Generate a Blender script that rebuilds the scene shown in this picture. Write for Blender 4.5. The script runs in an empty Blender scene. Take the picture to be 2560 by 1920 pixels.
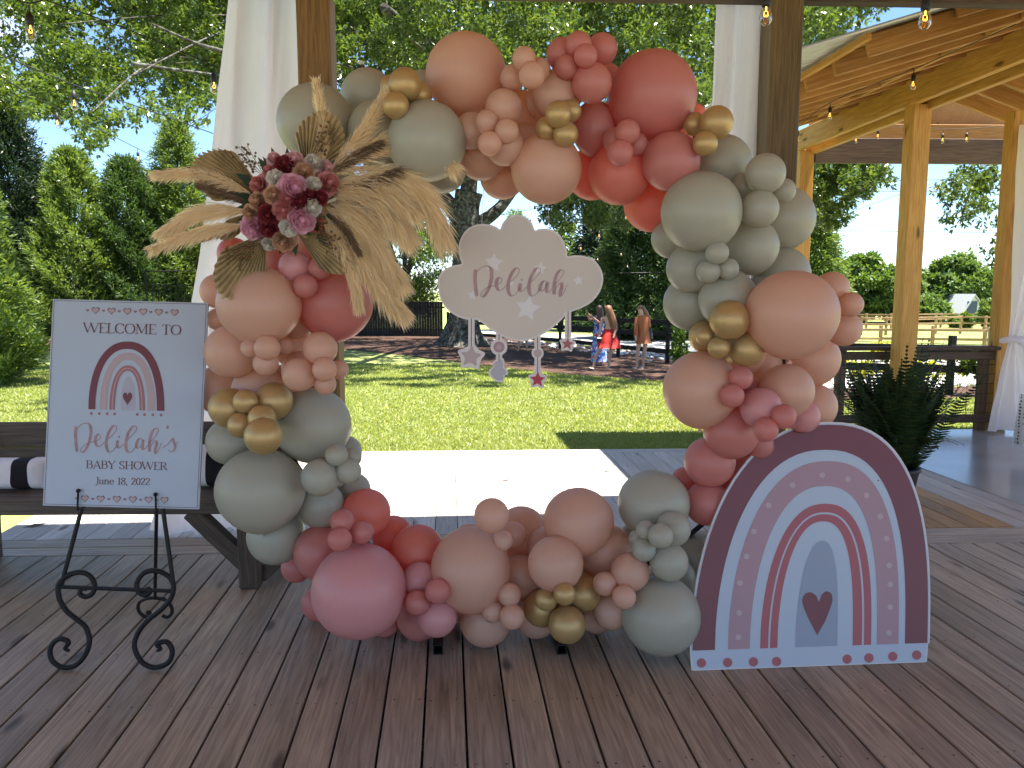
import bpy, bmesh, math, random
import numpy as np
from mathutils import Vector, Matrix
random.seed(7)
rng = np.random.default_rng(7)
PI = math.pi
R = math.radians
sc = bpy.context.scene
col = sc.collection

# ------------------------------------------------------------------ camera
F, PITCH, EYE = 1925.0, R(6.8), 1.5          # focal length in pixels of the 2560 px photograph
cam_d = bpy.data.cameras.new('camera')
cam_d.sensor_width = 36.0
cam_d.lens = 36.0 * F / 2560.0
cam_d.clip_start, cam_d.clip_end = 0.05, 3000
cam = bpy.data.objects.new('camera', cam_d)
col.objects.link(cam)
cam.location = (0, 0, EYE)
cam.rotation_euler = (PI / 2 - PITCH, 0, 0)
sc.camera = cam

# ------------------------------------------------------------------ sky, sun, exposure
SUN_DIR = Vector((0.25, -0.04, 1.0)).normalized()      # towards the sun
world = bpy.data.worlds.new('World')
sc.world = world
world.use_nodes = True
wn, wl = world.node_tree.nodes, world.node_tree.links
wn.clear()
w_out = wn.new('ShaderNodeOutputWorld')
w_bg = wn.new('ShaderNodeBackground')
w_bg.inputs['Strength'].default_value = 0.085
sky = wn.new('ShaderNodeTexSky')
sky.sky_type = 'NISHITA'
sky.sun_disc = False
sky.sun_elevation = math.asin(SUN_DIR.z)
sky.sun_rotation = math.atan2(SUN_DIR.x, SUN_DIR.y)
sky.air_density, sky.dust_density, sky.ozone_density = 0.8, 0.0, 1.8
sky.altitude = 800
w_tc = wn.new('ShaderNodeTexCoord')
w_map = wn.new('ShaderNodeMapping')
w_map.inputs['Scale'].default_value = (2.0, 2.0, 7.0)
w_map.inputs['Location'].default_value = (3.1, 0.4, 0.9)
w_noise = wn.new('ShaderNodeTexNoise')
w_noise.inputs['Scale'].default_value = 1.6
w_noise.inputs['Detail'].default_value = 7.0
w_noise.inputs['Roughness'].default_value = 0.55
w_ramp = wn.new('ShaderNodeValToRGB')
w_ramp.color_ramp.elements[0].position = 0.54
w_ramp.color_ramp.elements[1].position = 0.70
w_mix = wn.new('ShaderNodeMixRGB')
w_mix.inputs['Color2'].default_value = (6.5, 6.8, 7.2, 1)
wl.new(w_tc.outputs['Generated'], w_map.inputs['Vector'])
wl.new(w_map.outputs['Vector'], w_noise.inputs['Vector'])
wl.new(w_noise.outputs['Fac'], w_ramp.inputs['Fac'])
wl.new(w_ramp.outputs['Color'], w_mix.inputs['Fac'])
w_hs = wn.new('ShaderNodeHueSaturation')
w_hs.inputs['Saturation'].default_value = 1.08
wl.new(sky.outputs['Color'], w_hs.inputs['Color'])
wl.new(w_hs.outputs['Color'], w_mix.inputs['Color1'])
wl.new(w_mix.outputs['Color'], w_bg.inputs['Color'])
wl.new(w_bg.outputs['Background'], w_out.inputs['Surface'])

sun_d = bpy.data.lights.new('sun', 'SUN')
sun_d.energy = 5.0
sun_d.angle = R(0.53)
sun_d.color = (1.0, 0.95, 0.86)
sun = bpy.data.objects.new('sun', sun_d)
col.objects.link(sun)
sun.rotation_euler = SUN_DIR.to_track_quat('Z', 'Y').to_euler()

sc.view_settings.view_transform = 'Standard'
sc.view_settings.look = 'None'
sc.view_settings.gamma = 1.0
sc.view_settings.use_curve_mapping = False
sc.view_settings.exposure = 2.0
sc.cycles.max_bounces = 6
sc.cycles.diffuse_bounces = 4
sc.cycles.transmission_bounces = 4
sc.cycles.transparent_max_bounces = 6
sc.cycles.sample_clamp_indirect = 6.0
sc.cycles.use_denoising = True
sc.cycles.caustics_reflective = False
sc.cycles.caustics_refractive = False

# ------------------------------------------------------------------ layout helpers
UP = Vector((0, math.sin(PITCH), math.cos(PITCH)))
FW = Vector((0, math.cos(PITCH), -math.sin(PITCH)))
CAM = Vector((0, 0, EYE))
def ray(px, py):
    return Vector((px - 1280, 0, 0)) + UP * (960 - py) + FW * F
def at(px, py, Y):                      # point seen at a pixel, at distance Y in front
    d = ray(px, py); return CAM + d * (Y / d.y)
def onz(px, py, z):
    d = ray(px, py); return CAM + d * ((z - EYE) / d.z)
def onplane(px, py, p0, n):
    d = ray(px, py); return CAM + d * ((p0 - CAM).dot(n) / d.dot(n))
def gz(x, y):                           # height of the natural ground
    if y < 7.5: return -0.28
    if y < 21: return -0.28 - 0.28 * (y - 7.5) / 13.5
    if y < 60: return -0.56 - 0.44 * (y - 21) / 39
    return -1.0 - 0.3 * min(1, (y - 60) / 60)
def ong(px, py):
    z = -0.5
    for _ in range(12):
        p = onz(px, py, z); z = gz(p.x, p.y)
    return Vector((p.x, p.y, z))
def lerp(a, b, t): return a + (b - a) * t

# ------------------------------------------------------------------ materials
MATS = {}
def new_mat(name):
    m = bpy.data.materials.new(name); m.use_nodes = True
    n, l = m.node_tree.nodes, m.node_tree.links
    b = n['Principled BSDF']
    MATS[name] = m
    return m, n, l, b
def plain(name, c, rough=0.6, metal=0.0, var=0.06, scale=12.0, bump=0.0, spec=None, emit=None):
    m, n, l, b = new_mat(name)
    b.inputs['Roughness'].default_value = rough
    b.inputs['Metallic'].default_value = metal
    if spec is not None: b.inputs['Specular IOR Level'].default_value = spec
    tc = n.new('ShaderNodeTexCoord')
    nz = n.new('ShaderNodeTexNoise'); nz.inputs['Scale'].default_value = scale; nz.inputs['Detail'].default_value = 4
    l.new(tc.outputs['Object'], nz.inputs['Vector'])
    mx = n.new('ShaderNodeMixRGB')
    mx.inputs['Color1'].default_value = (*[max(0, x * (1 - var * 2)) for x in c], 1)
    mx.inputs['Color2'].default_value = (*[min(1, x * (1 + var * 2)) for x in c], 1)
    l.new(nz.outputs['Fac'], mx.inputs['Fac']); l.new(mx.outputs['Color'], b.inputs['Base Color'])
    if bump:
        bp = n.new('ShaderNodeBump'); bp.inputs['Strength'].default_value = bump; bp.inputs['Distance'].default_value = 0.01
        l.new(nz.outputs['Fac'], bp.inputs['Height']); l.new(bp.outputs['Normal'], b.inputs['Normal'])
    if emit:
        b.inputs['Emission Color'].default_value = (*emit[0], 1); b.inputs['Emission Strength'].default_value = emit[1]
    return m
AXIS = {}
def wood(name, c_dark, c_light, axis='Y', rough=0.6, knots=True, grain=1.0, stain=0.5, spec=0.4):
    AXIS[name] = 'XYZ'.index(axis)
    m, n, l, b = new_mat(name)
    tc = n.new('ShaderNodeTexCoord'); oi = n.new('ShaderNodeObjectInfo')
    off = n.new('ShaderNodeVectorMath'); off.operation = 'SCALE'; off.inputs[0].default_value = (37.0, 61.0, 23.0)
    l.new(oi.outputs['Random'], off.inputs['Scale'])
    add = n.new('ShaderNodeVectorMath'); add.operation = 'ADD'
    l.new(tc.outputs['Object'], add.inputs[0]); l.new(off.outputs['Vector'], add.inputs[1])
    def mapped(s_along, s_cross):
        mp = n.new('ShaderNodeMapping')
        s = {'X': (s_along, s_cross, s_cross), 'Y': (s_cross, s_along, s_cross), 'Z': (s_cross, s_cross, s_along)}[axis]
        mp.inputs['Scale'].default_value = s
        l.new(add.outputs['Vector'], mp.inputs['Vector']); return mp
    g1 = n.new('ShaderNodeTexNoise'); g1.inputs['Scale'].default_value = 1; g1.inputs['Detail'].default_value = 6; g1.inputs['Distortion'].default_value = 2.6
    l.new(mapped(1.6, 34.0).outputs['Vector'], g1.inputs['Vector'])
    g2 = n.new('ShaderNodeTexNoise'); g2.inputs['Scale'].default_value = 1; g2.inputs['Detail'].default_value = 3
    l.new(mapped(4.0, 140.0).outputs['Vector'], g2.inputs['Vector'])
    g3 = n.new('ShaderNodeTexNoise'); g3.inputs['Scale'].default_value = 1; g3.inputs['Detail'].default_value = 3
    l.new(mapped(1.1, 3.0).outputs['Vector'], g3.inputs['Vector'])
    sm = n.new('ShaderNodeMath'); sm.operation = 'MULTIPLY_ADD'; sm.inputs[1].default_value = 0.65
    l.new(g1.outputs['Fac'], sm.inputs[0])
    s2 = n.new('ShaderNodeMath'); s2.operation = 'MULTIPLY'; s2.inputs[1].default_value = 0.35
    l.new(g2.outputs['Fac'], s2.inputs[0]); l.new(s2.outputs[0], sm.inputs[2])
    rp = n.new('ShaderNodeValToRGB')
    rp.color_ramp.elements[0].position = 0.5 - 0.17 * grain; rp.color_ramp.elements[0].color = (*c_dark, 1)
    rp.color_ramp.elements[1].position = 0.5 + 0.13 * grain; rp.color_ramp.elements[1].color = (*c_light, 1)
    l.new(sm.outputs[0], rp.inputs['Fac'])
    # broad stains and board to board difference
    hv = n.new('ShaderNodeHueSaturation')
    v1 = n.new('ShaderNodeMapRange'); v1.inputs['From Min'].default_value = 0.3; v1.inputs['From Max'].default_value = 0.7
    v1.inputs['To Min'].default_value = 1 - 0.35 * stain; v1.inputs['To Max'].default_value = 1 + 0.2 * stain
    l.new(g3.outputs['Fac'], v1.inputs['Value'])
    v2 = n.new('ShaderNodeMapRange'); v2.inputs['To Min'].default_value = 0.84; v2.inputs['To Max'].default_value = 1.15
    l.new(oi.outputs['Random'], v2.inputs['Value'])
    vm = n.new('ShaderNodeMath'); vm.operation = 'MULTIPLY'
    l.new(v1.outputs['Result'], vm.inputs[0]); l.new(v2.outputs['Result'], vm.inputs[1])
    l.new(vm.outputs[0], hv.inputs['Value']); l.new(rp.outputs['Color'], hv.inputs['Color'])
    out = hv.outputs['Color']
    if knots:
        vo = n.new('ShaderNodeTexVoronoi'); vo.inputs['Scale'].default_value = 1
        l.new(mapped(1.7, 5.5).outputs['Vector'], vo.inputs['Vector'])
        nk = n.new('ShaderNodeTexNoise'); nk.inputs['Scale'].default_value = 1.0; nk.inputs['Detail'].default_value = 3
        l.new(mapped(14, 40).outputs['Vector'], nk.inputs['Vector'])
        ka = n.new('ShaderNodeMath'); ka.operation = 'MULTIPLY_ADD'; ka.inputs[1].default_value = 0.085
        l.new(nk.outputs['Fac'], ka.inputs[0]); l.new(vo.outputs['Distance'], ka.inputs[2])
        kr = n.new('ShaderNodeValToRGB')
        kr.color_ramp.elements[0].position = 0.10; kr.color_ramp.elements[0].color = (0.16, 0.14, 0.13, 1)
        kr.color_ramp.elements[1].position = 0.185; kr.color_ramp.elements[1].color = (1, 1, 1, 1)
        l.new(ka.outputs[0], kr.inputs['Fac'])
        km = n.new('ShaderNodeMixRGB'); km.blend_type = 'MULTIPLY'; km.inputs['Fac'].default_value = 0.85
        l.new(out, km.inputs['Color1']); l.new(kr.outputs['Color'], km.inputs['Color2']); out = km.outputs['Color']
    l.new(out, b.inputs['Base Color'])
    b.inputs['Roughness'].default_value = rough
    b.inputs['Specular IOR Level'].default_value = spec
    bp = n.new('ShaderNodeBump'); bp.inputs['Strength'].default_value = 0.35; bp.inputs['Distance'].default_value = 0.004
    l.new(sm.outputs[0], bp.inputs['Height']); l.new(bp.outputs['Normal'], b.inputs['Normal'])
    return m
def leafy(name, c_list, trans=0.4, rough=0.45, tcol=None):
    """foliage: every loose leaf gets its own hue from the list"""
    m, n, l, b = new_mat(name)
    ge = n.new('ShaderNodeNewGeometry')
    rp = n.new('ShaderNodeValToRGB')
    e = rp.color_ramp.elements
    while len(e) < len(c_list): e.new(0.5)
    for i, c in enumerate(c_list):
        e[i].position = i / max(1, len(c_list) - 1); e[i].color = (*c, 1)
    l.new(ge.outputs['Random Per Island'], rp.inputs['Fac'])
    l.new(rp.outputs['Color'], b.inputs['Base Color'])
    b.inputs['Roughness'].default_value = rough
    tr = n.new('ShaderNodeBsdfTranslucent')
    tm = n.new('ShaderNodeMixRGB'); tm.blend_type = 'MULTIPLY'; tm.inputs['Fac'].default_value = 1
    tm.inputs['Color2'].default_value = (*(tcol or (1.6, 1.5, 0.6)), 1)
    l.new(rp.outputs['Color'], tm.inputs['Color1']); l.new(tm.outputs['Color'], tr.inputs['Color'])
    mx = n.new('ShaderNodeMixShader'); mx.inputs['Fac'].default_value = trans
    l.new(b.outputs[0], mx.inputs[1]); l.new(tr.outputs[0], mx.inputs[2])
    l.new(mx.outputs[0], n['Material Output'].inputs['Surface'])
    return m
def thin(name, c, trans=0.3, rough=0.5, tcol=None, var=0.05, metal=0.0, spec=0.5, bump=0.0):
    """thin skin that lets some light through (latex, cloth)"""
    m = plain(name, c, rough, metal, var, 9.0, bump, spec)
    n, l = m.node_tree.nodes, m.node_tree.links
    tr = n.new('ShaderNodeBsdfTranslucent'); tr.inputs['Color'].default_value = (*(tcol or c), 1)
    mx = n.new('ShaderNodeMixShader'); mx.inputs['Fac'].default_value = trans
    l.new(n['Principled BSDF'].outputs[0], mx.inputs[1]); l.new(tr.outputs[0], mx.inputs[2])
    l.new(mx.outputs[0], n['Material Output'].inputs['Surface'])
    return m
def ground(name, c1, c2, c3, scale, rough=0.9, bump=0.5, fine=60.0):
    m, n, l, b = new_mat(name)
    tc = n.new('ShaderNodeTexCoord')
    a = n.new('ShaderNodeTexNoise'); a.inputs['Scale'].default_value = scale; a.inputs['Detail'].default_value = 5
    f = n.new('ShaderNodeTexNoise'); f.inputs['Scale'].default_value = fine; f.inputs['Detail'].default_value = 4
    l.new(tc.outputs['Object'], a.inputs['Vector']); l.new(tc.outputs['Object'], f.inputs['Vector'])
    r1 = n.new('ShaderNodeValToRGB'); r1.color_ramp.elements[0].position = .35; r1.color_ramp.elements[1].position = .65
    r1.color_ramp.elements[0].color = (*c1, 1); r1.color_ramp.elements[1].color = (*c2, 1)
    l.new(a.outputs['Fac'], r1.inputs['Fac'])
    mx = n.new('ShaderNodeMixRGB'); mx.inputs['Color2'].default_value = (*c3, 1)
    r2 = n.new('ShaderNodeMapRange'); r2.inputs['From Min'].default_value = .45; r2.inputs['From Max'].default_value = .68
    l.new(f.outputs['Fac'], r2.inputs['Value']); l.new(r2.outputs[0], mx.inputs['Fac'])
    l.new(r1.outputs['Color'], mx.inputs['Color1']); l.new(mx.outputs['Color'], b.inputs['Base Color'])
    b.inputs['Roughness'].default_value = rough; b.inputs['Specular IOR Level'].default_value = 0.2
    bp = n.new('ShaderNodeBump'); bp.inputs['Strength'].default_value = bump; bp.inputs['Distance'].default_value = 0.03
    l.new(f.outputs['Fac'], bp.inputs['Height']); l.new(bp.outputs['Normal'], b.inputs['Normal'])
    return m

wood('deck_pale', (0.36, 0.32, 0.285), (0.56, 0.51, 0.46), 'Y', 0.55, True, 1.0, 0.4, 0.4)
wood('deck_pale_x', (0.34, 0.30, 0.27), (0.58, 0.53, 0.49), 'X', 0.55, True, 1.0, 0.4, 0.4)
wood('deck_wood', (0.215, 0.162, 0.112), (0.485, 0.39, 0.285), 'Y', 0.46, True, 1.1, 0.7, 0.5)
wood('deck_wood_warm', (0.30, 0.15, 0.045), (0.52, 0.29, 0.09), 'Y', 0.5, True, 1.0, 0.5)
wood('deck_wood_x', (0.25, 0.195, 0.14), (0.50, 0.41, 0.31), 'X', 0.5, True, 1.0, 0.7, 0.5)
wood('bench_wood', (0.055, 0.043, 0.033), (0.15, 0.12, 0.095), 'X', 0.65, True, 1.0, 0.6, 0.3)
wood('bench_wood_z', (0.05, 0.037, 0.026), (0.13, 0.095, 0.07), 'Z', 0.65, True, 1.0, 0.6, 0.3)
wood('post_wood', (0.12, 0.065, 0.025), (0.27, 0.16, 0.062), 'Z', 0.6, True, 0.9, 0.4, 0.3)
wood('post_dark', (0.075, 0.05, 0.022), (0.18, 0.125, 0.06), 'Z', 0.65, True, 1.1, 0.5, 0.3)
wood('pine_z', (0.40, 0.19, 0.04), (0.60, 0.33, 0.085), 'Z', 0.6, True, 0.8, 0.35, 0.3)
wood('pine_y', (0.40, 0.19, 0.04), (0.60, 0.33, 0.085), 'Y', 0.6, True, 0.8, 0.35, 0.3)
wood('pine_x', (0.36, 0.165, 0.04), (0.54, 0.28, 0.08), 'X', 0.6, True, 0.8, 0.35, 0.3)
wood('roof_board', (0.27, 0.13, 0.04), (0.40, 0.215, 0.075), 'Y', 0.7, True, 0.9, 0.4, 0.2)
wood('rail_wood_x', (0.045, 0.03, 0.02), (0.12, 0.08, 0.055), 'X', 0.7, False, 1.0, 0.5, 0.3)
wood('rail_wood_z', (0.07, 0.045, 0.03), (0.16, 0.10, 0.06), 'Z', 0.7, False, 1.0, 0.5, 0.3)
wood('black_board', (0.008, 0.008, 0.009), (0.03, 0.028, 0.027), 'Z', 0.75, False, 1.0, 0.6, 0.2)
wood('black_rail', (0.008, 0.008, 0.009), (0.03, 0.026, 0.022), 'X', 0.75, False, 1.0, 0.6, 0.2)
wood('far_fence', (0.25, 0.15, 0.08), (0.48, 0.30, 0.17), 'X', 0.8, False)
plain('iron', (0.012, 0.011, 0.011), 0.55, 0.4, 0.2, 60, 0.4)
plain('nail_steel', (0.03, 0.025, 0.022), 0.6, 0.3)
plain('steel_tube', (0.03, 0.028, 0.026), 0.45, 0.7)
plain('roof_metal', (0.50, 0.50, 0.47), 0.45, 0.5, 0.05, 3)
plain('cable_black', (0.008, 0.008, 0.008), 0.6)
plain('socket_black', (0.01, 0.01, 0.01), 0.5)
plain('line_white', (0.7, 0.7, 0.7), 0.5)
plain('filament', (1.0, 0.45, 0.08), 0.5, emit=((1.0, 0.36, 0.05), 2.6))
def glass_mat():
    m, n, l, b = new_mat('bulb_glass')
    tr = n.new('ShaderNodeBsdfTransparent'); tr.inputs['Color'].default_value = (0.93, 0.90, 0.86, 1)
    gl = n.new('ShaderNodeBsdfGlossy'); gl.inputs['Roughness'].default_value = 0.05
    lw = n.new('ShaderNodeLayerWeight'); lw.inputs['Blend'].default_value = 0.35
    mx = n.new('ShaderNodeMixShader')
    l.new(lw.outputs['Facing'], mx.inputs['Fac']); l.new(tr.outputs[0], mx.inputs[1]); l.new(gl.outputs[0], mx.inputs[2])
    l.new(mx.outputs[0], n['Material Output'].inputs['Surface'])
glass_mat()
plain('concrete', (0.30, 0.30, 0.30), 0.22, 0, 0.12, 1.7, 0.03, 0.6)
ground('lawn', (0.185, 0.225, 0.065), (0.23, 0.265, 0.085), (0.28, 0.30, 0.11), 0.5, 0.9, 0.6, 45)
ground('mulch', (0.032, 0.018, 0.013), (0.075, 0.04, 0.028), (0.13, 0.075, 0.055), 2.5, 0.95, 1.0, 24)
ground('bounce_tan', (0.23, 0.20, 0.16), (0.27, 0.24, 0.19), (0.33, 0.29, 0.235), 0.6, 0.9, 0.3, 80)  # tan chosen for the light bounced by the added ground behind the camera
ground('gravel_road', (0.30, 0.29, 0.28), (0.40, 0.39, 0.38), (0.50, 0.49, 0.47), 0.8, 0.95, 0.4, 60)
ground('far_grass', (0.16, 0.21, 0.05), (0.24, 0.28, 0.08), (0.32, 0.30, 0.13), 0.2, 0.95, 0.3, 6)
leafy('grass_blade', [(0.18, 0.23, 0.06), (0.23, 0.275, 0.08), (0.29, 0.32, 0.12), (0.21, 0.26, 0.07)], 0.45)
leafy('oak_leaf', [(0.04, 0.075, 0.015), (0.065, 0.11, 0.022), (0.11, 0.155, 0.032), (0.075, 0.125, 0.045)], 0.42, 0.28)
leafy('cypress_leaf', [(0.075, 0.13, 0.03), (0.12, 0.19, 0.045), (0.17, 0.24, 0.06), (0.10, 0.155, 0.045)], 0.42, 0.45)
leafy('mid_leaf', [(0.035, 0.075, 0.022), (0.055, 0.105, 0.03), (0.085, 0.14, 0.04)], 0.35, 0.5)
leafy('dark_leaf', [(0.012, 0.03, 0.016), (0.02, 0.042, 0.02), (0.03, 0.055, 0.024)], 0.22, 0.5)
leafy('bright_leaf', [(0.07, 0.13, 0.02), (0.10, 0.17, 0.03), (0.14, 0.20, 0.045), (0.06, 0.11, 0.02)], 0.42, 0.4)
leafy('far_leaf', [(0.07, 0.13, 0.03), (0.10, 0.17, 0.04), (0.13, 0.20, 0.055), (0.055, 0.10, 0.03)], 0.4, 0.5)
leafy('yellow_leaf', [(0.45, 0.40, 0.03), (0.25, 0.32, 0.04), (0.5, 0.45, 0.04)], 0.4, 0.5)
leafy('fern_leaf', [(0.010, 0.026, 0.007), (0.018, 0.042, 0.010), (0.03, 0.06, 0.012)], 0.25, 0.5)
ground('bark', (0.030, 0.025, 0.020), (0.075, 0.065, 0.052), (0.17, 0.18, 0.155), 3.0, 0.95, 1.0, 9)
plain('river_stone', (0.55, 0.53, 0.50), 0.8, 0, 0.1, 5)
# balloons
BAL = {
 'S': thin('balloon_sage', (0.50, 0.49, 0.40), 0.28, 0.37, (0.55, 0.50, 0.36), 0.02),
 'P': thin('balloon_blush', (0.77, 0.515, 0.395), 0.38, 0.37, (0.92, 0.50, 0.30), 0.02),
 'R': thin('balloon_rose', (0.65, 0.28, 0.25), 0.36, 0.37, (0.90, 0.20, 0.14), 0.02),
 'C': thin('balloon_coral', (0.86, 0.34, 0.265), 0.48, 0.37, (1.0, 0.22, 0.11), 0.02),  # dusty rose latex with its backlit glow painted into the colour
 'M': thin('balloon_mauve', (0.74, 0.365, 0.365), 0.28, 0.37, (0.88, 0.3, 0.3), 0.02),
 'G': plain('balloon_gold', (0.50, 0.34, 0.145), 0.42, 0.4, 0.04, 6),
}
BAL_NAME = {'S': 'sage green', 'P': 'pale peach', 'R': 'dusty rose', 'C': 'coral', 'M': 'mauve pink', 'G': 'gold chrome'}
thin('curtain_cloth', (0.86, 0.81, 0.84), 0.5, 0.85, (0.9, 0.84, 0.85), 0.02, bump=0.05)
plain('sign_white_sky_tint', (0.44, 0.51, 0.60), 0.38, 0, 0.01, 3, 0, 0.4)  # white board; the bluish sheen of the sky is mixed into this colour
plain('sign_edge', (0.62, 0.60, 0.62), 0.6)
plain('print_maroon', (0.163, 0.038, 0.046), 0.4, 0, 0.02)
plain('print_coral', (0.365, 0.087, 0.099), 0.4, 0, 0.02)
plain('print_dusty', (0.357, 0.152, 0.156), 0.4, 0, 0.05)
plain('print_pink', (0.380, 0.228, 0.262), 0.4, 0, 0.02)
plain('print_pale', (0.456, 0.350, 0.357), 0.4, 0, 0.02)
plain('print_lilac', (0.426, 0.403, 0.471), 0.4, 0, 0.02)
plain('print_blue', (0.274, 0.319, 0.403), 0.4, 0, 0.02)
plain('print_dark', (0.152, 0.065, 0.072), 0.5, 0, 0.05)
plain('print_script', (0.38, 0.225, 0.225), 0.4, 0, 0.25, 30)
plain('print_red', (0.42, 0.02, 0.045), 0.4, 0, 0.02)
plain('cloud_print', (0.60, 0.53, 0.47), 0.45, 0, 0.02, 4)
plain('cloud_edge', (0.70, 0.64, 0.63), 0.5, 0, 0.01)
plain('cloud_star', (0.70, 0.66, 0.67), 0.45, 0, 0.01)
plain('fabric_white', (0.75, 0.74, 0.78), 0.9, 0, 0.03, 200, 0.2)
plain('fabric_black', (0.008, 0.008, 0.012), 0.95, 0, 0.1, 200, 0.2)
plain('dry_palm', (0.50, 0.39, 0.215), 0.8, 0, 0.25, 14)
leafy('pampas', [(0.94, 0.83, 0.64), (0.97, 0.90, 0.75), (0.88, 0.75, 0.55)], 0.62, 0.8, (1.15, 1.05, 0.85))
leafy('pampas_brown', [(0.16, 0.10, 0.065), (0.24, 0.16, 0.10), (0.30, 0.21, 0.13)], 0.3, 0.8, (1.1, 1.0, 0.8))
plain('berry_bronze', (0.16, 0.095, 0.045), 0.3, 0.6)
for nm, c, t in (('rose_burgundy', (0.28, 0.035, 0.05), None), ('rose_tan', (0.66, 0.42, 0.28), None), ('rose_pink', (0.88, 0.48, 0.60), None),
              ('rose_ivory', (0.90, 0.82, 0.75), None), ('rose_dusty', (0.70, 0.29, 0.29), None), ('rose_blush', (0.86, 0.53, 0.56), None)):
    thin('petal_' + nm, c, 0.35, 0.7, c, 0.12)
plain('skin', (0.50, 0.30, 0.21), 0.55, 0, 0.04)
plain('hair_brown', (0.065, 0.03, 0.016), 0.5, 0, 0.4, 90, 0.5)
plain('hair_auburn', (0.17, 0.07, 0.03), 0.5, 0, 0.4, 90, 0.5)
plain('dress_red', (0.50, 0.025, 0.02), 0.8, 0, 0.1, 30)
plain('dress_rust', (0.36, 0.11, 0.035), 0.7, 0, 0.1, 30)
plain('dress_white', (0.7, 0.7, 0.72), 0.8, 0, 0.05)
plain('sandal', (0.6, 0.58, 0.55), 0.6)
plain('phone_black', (0.01, 0.01, 0.01), 0.3)
def blue_print():
    m, n, l, b = new_mat('dress_blue')
    tc = n.new('ShaderNodeTexCoord'); vo = n.new('ShaderNodeTexNoise'); vo.inputs['Scale'].default_value = 11; vo.inputs['Detail'].default_value = 2
    l.new(tc.outputs['Object'], vo.inputs['Vector'])
    rp = n.new('ShaderNodeValToRGB'); e = rp.color_ramp.elements
    e[0].position = .42; e[0].color = (0.02, 0.05, 0.30, 1); e[1].position = .5; e[1].color = (0.08, 0.25, 0.52, 1)
    x = e.new(.58); x.color = (0.45, 0.5, 0.62, 1); x = e.new(.66); x.color = (0.5, 0.03, 0.03, 1)
    l.new(vo.outputs['Fac'], rp.inputs['Fac']); l.new(rp.outputs['Color'], b.inputs['Base Color']); b.inputs['Roughness'].default_value = .8
blue_print()
def dotted():
    m, n, l, b = new_mat('dotted_cloth')
    tc = n.new('ShaderNodeTexCoord'); vo = n.new('ShaderNodeTexVoronoi'); vo.inputs['Scale'].default_value = 34; vo.inputs['Randomness'].default_value = 0.25
    l.new(tc.outputs['Object'], vo.inputs['Vector'])
    rp = n.new('ShaderNodeValToRGB'); e = rp.color_ramp.elements
    e[0].position = .30; e[0].color = (0.06, 0.06, 0.07, 1); e[1].position = .36; e[1].color = (0.62, 0.61, 0.60, 1)
    l.new(vo.outputs['Distance'], rp.inputs['Fac']); l.new(rp.outputs['Color'], b.inputs['Base Color']); b.inputs['Roughness'].default_value = .9
dotted()
plain('house_white', (0.75, 0.76, 0.78), 0.7)
plain('house_roof', (0.42, 0.44, 0.44), 0.6)
plain('house_glass', (0.03, 0.06, 0.12), 0.2)
plain('box_beige', (0.5, 0.47, 0.4), 0.6)
plain('pot_dark', (0.03, 0.025, 0.022), 0.6)

# ------------------------------------------------------------------ object helpers
def tag(o, label=None, cat=None, group=None, kind=None):
    if label: o['label'] = label
    if cat: o['category'] = cat
    if group: o['group'] = group
    if kind: o['kind'] = kind
    return o
def thing(name, loc, label, cat, group=None, kind=None):
    o = bpy.data.objects.new(name, None); col.objects.link(o)
    o.location = loc; o.empty_display_size = 0.1
    return tag(o, label, cat, group, kind)
WLOC = {}
def attach(o, parent):
    """child of parent, keeping world coordinates (parents are never rotated)"""
    if parent is None: return o
    o.parent = parent
    base = Vector(parent.location)
    if parent.parent is not None and parent.type != 'EMPTY':
        base = WLOC.get(parent.name, Vector((0, 0, 0))) + 0 * base
    o.matrix_parent_inverse = Matrix.Translation(-base)
    return o
def mk(name, me, parent=None, loc=(0, 0, 0)):
    o = bpy.data.objects.new(name, me); col.objects.link(o)
    o.location = loc
    if parent is not None:
        o.parent = parent
        o.matrix_parent_inverse = Matrix.Translation(-Vector(WLOC.get(parent.name, parent.location)))
    WLOC[o.name] = Vector(loc)
    return o
def mesh(name, V, Fc, m, smooth=False):
    me = bpy.data.meshes.new(name)
    me.from_pydata([tuple(v) for v in V], [], Fc)
    for mm in (m if isinstance(m, (list, tuple)) else [m]): me.materials.append(MATS[mm] if isinstance(mm, str) else mm)
    if smooth: me.polygons.foreach_set('use_smooth', [True] * len(me.polygons))
    me.update(); return me
class MB:
    def __init__(s): s.v, s.f, s.mi = [], [], []
    def add(s, V, Fc, mi=0):
        b = len(s.v); s.v += [Vector(v) for v in V]; s.f += [[i + b for i in f] for f in Fc]; s.mi += [mi] * len(Fc); return s
    def box(s, c, d, rz=0.0, rx=0.0, ry=0.0, mi=0, bev=0.0):
        M = Matrix.Translation(c) @ Matrix.Rotation(rz, 4, 'Z') @ Matrix.Rotation(ry, 4, 'Y') @ Matrix.Rotation(rx, 4, 'X')
        return s.boxm(M, d, mi, bev)
    def boxm(s, M, d, mi=0, bev=0.0):
        V, Fc = box_vf(d, bev)
        return s.add([M @ Vector(v) for v in V], Fc, mi)
    def tube(s, pts, r, n=8, mi=0, cap=True):
        V, Fc = tube_vf(pts, r, n, cap); return s.add(V, Fc, mi)
    def build(s, name, m, parent=None, smooth=False, loc=None):
        V = s.v
        if loc is not None: V = [v - Vector(loc) for v in V]
        me = mesh(name, V, s.f, m, smooth)
        if any(s.mi): me.polygons.foreach_set('material_index', s.mi)
        return mk(name, me, parent, loc or (0, 0, 0))
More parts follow.
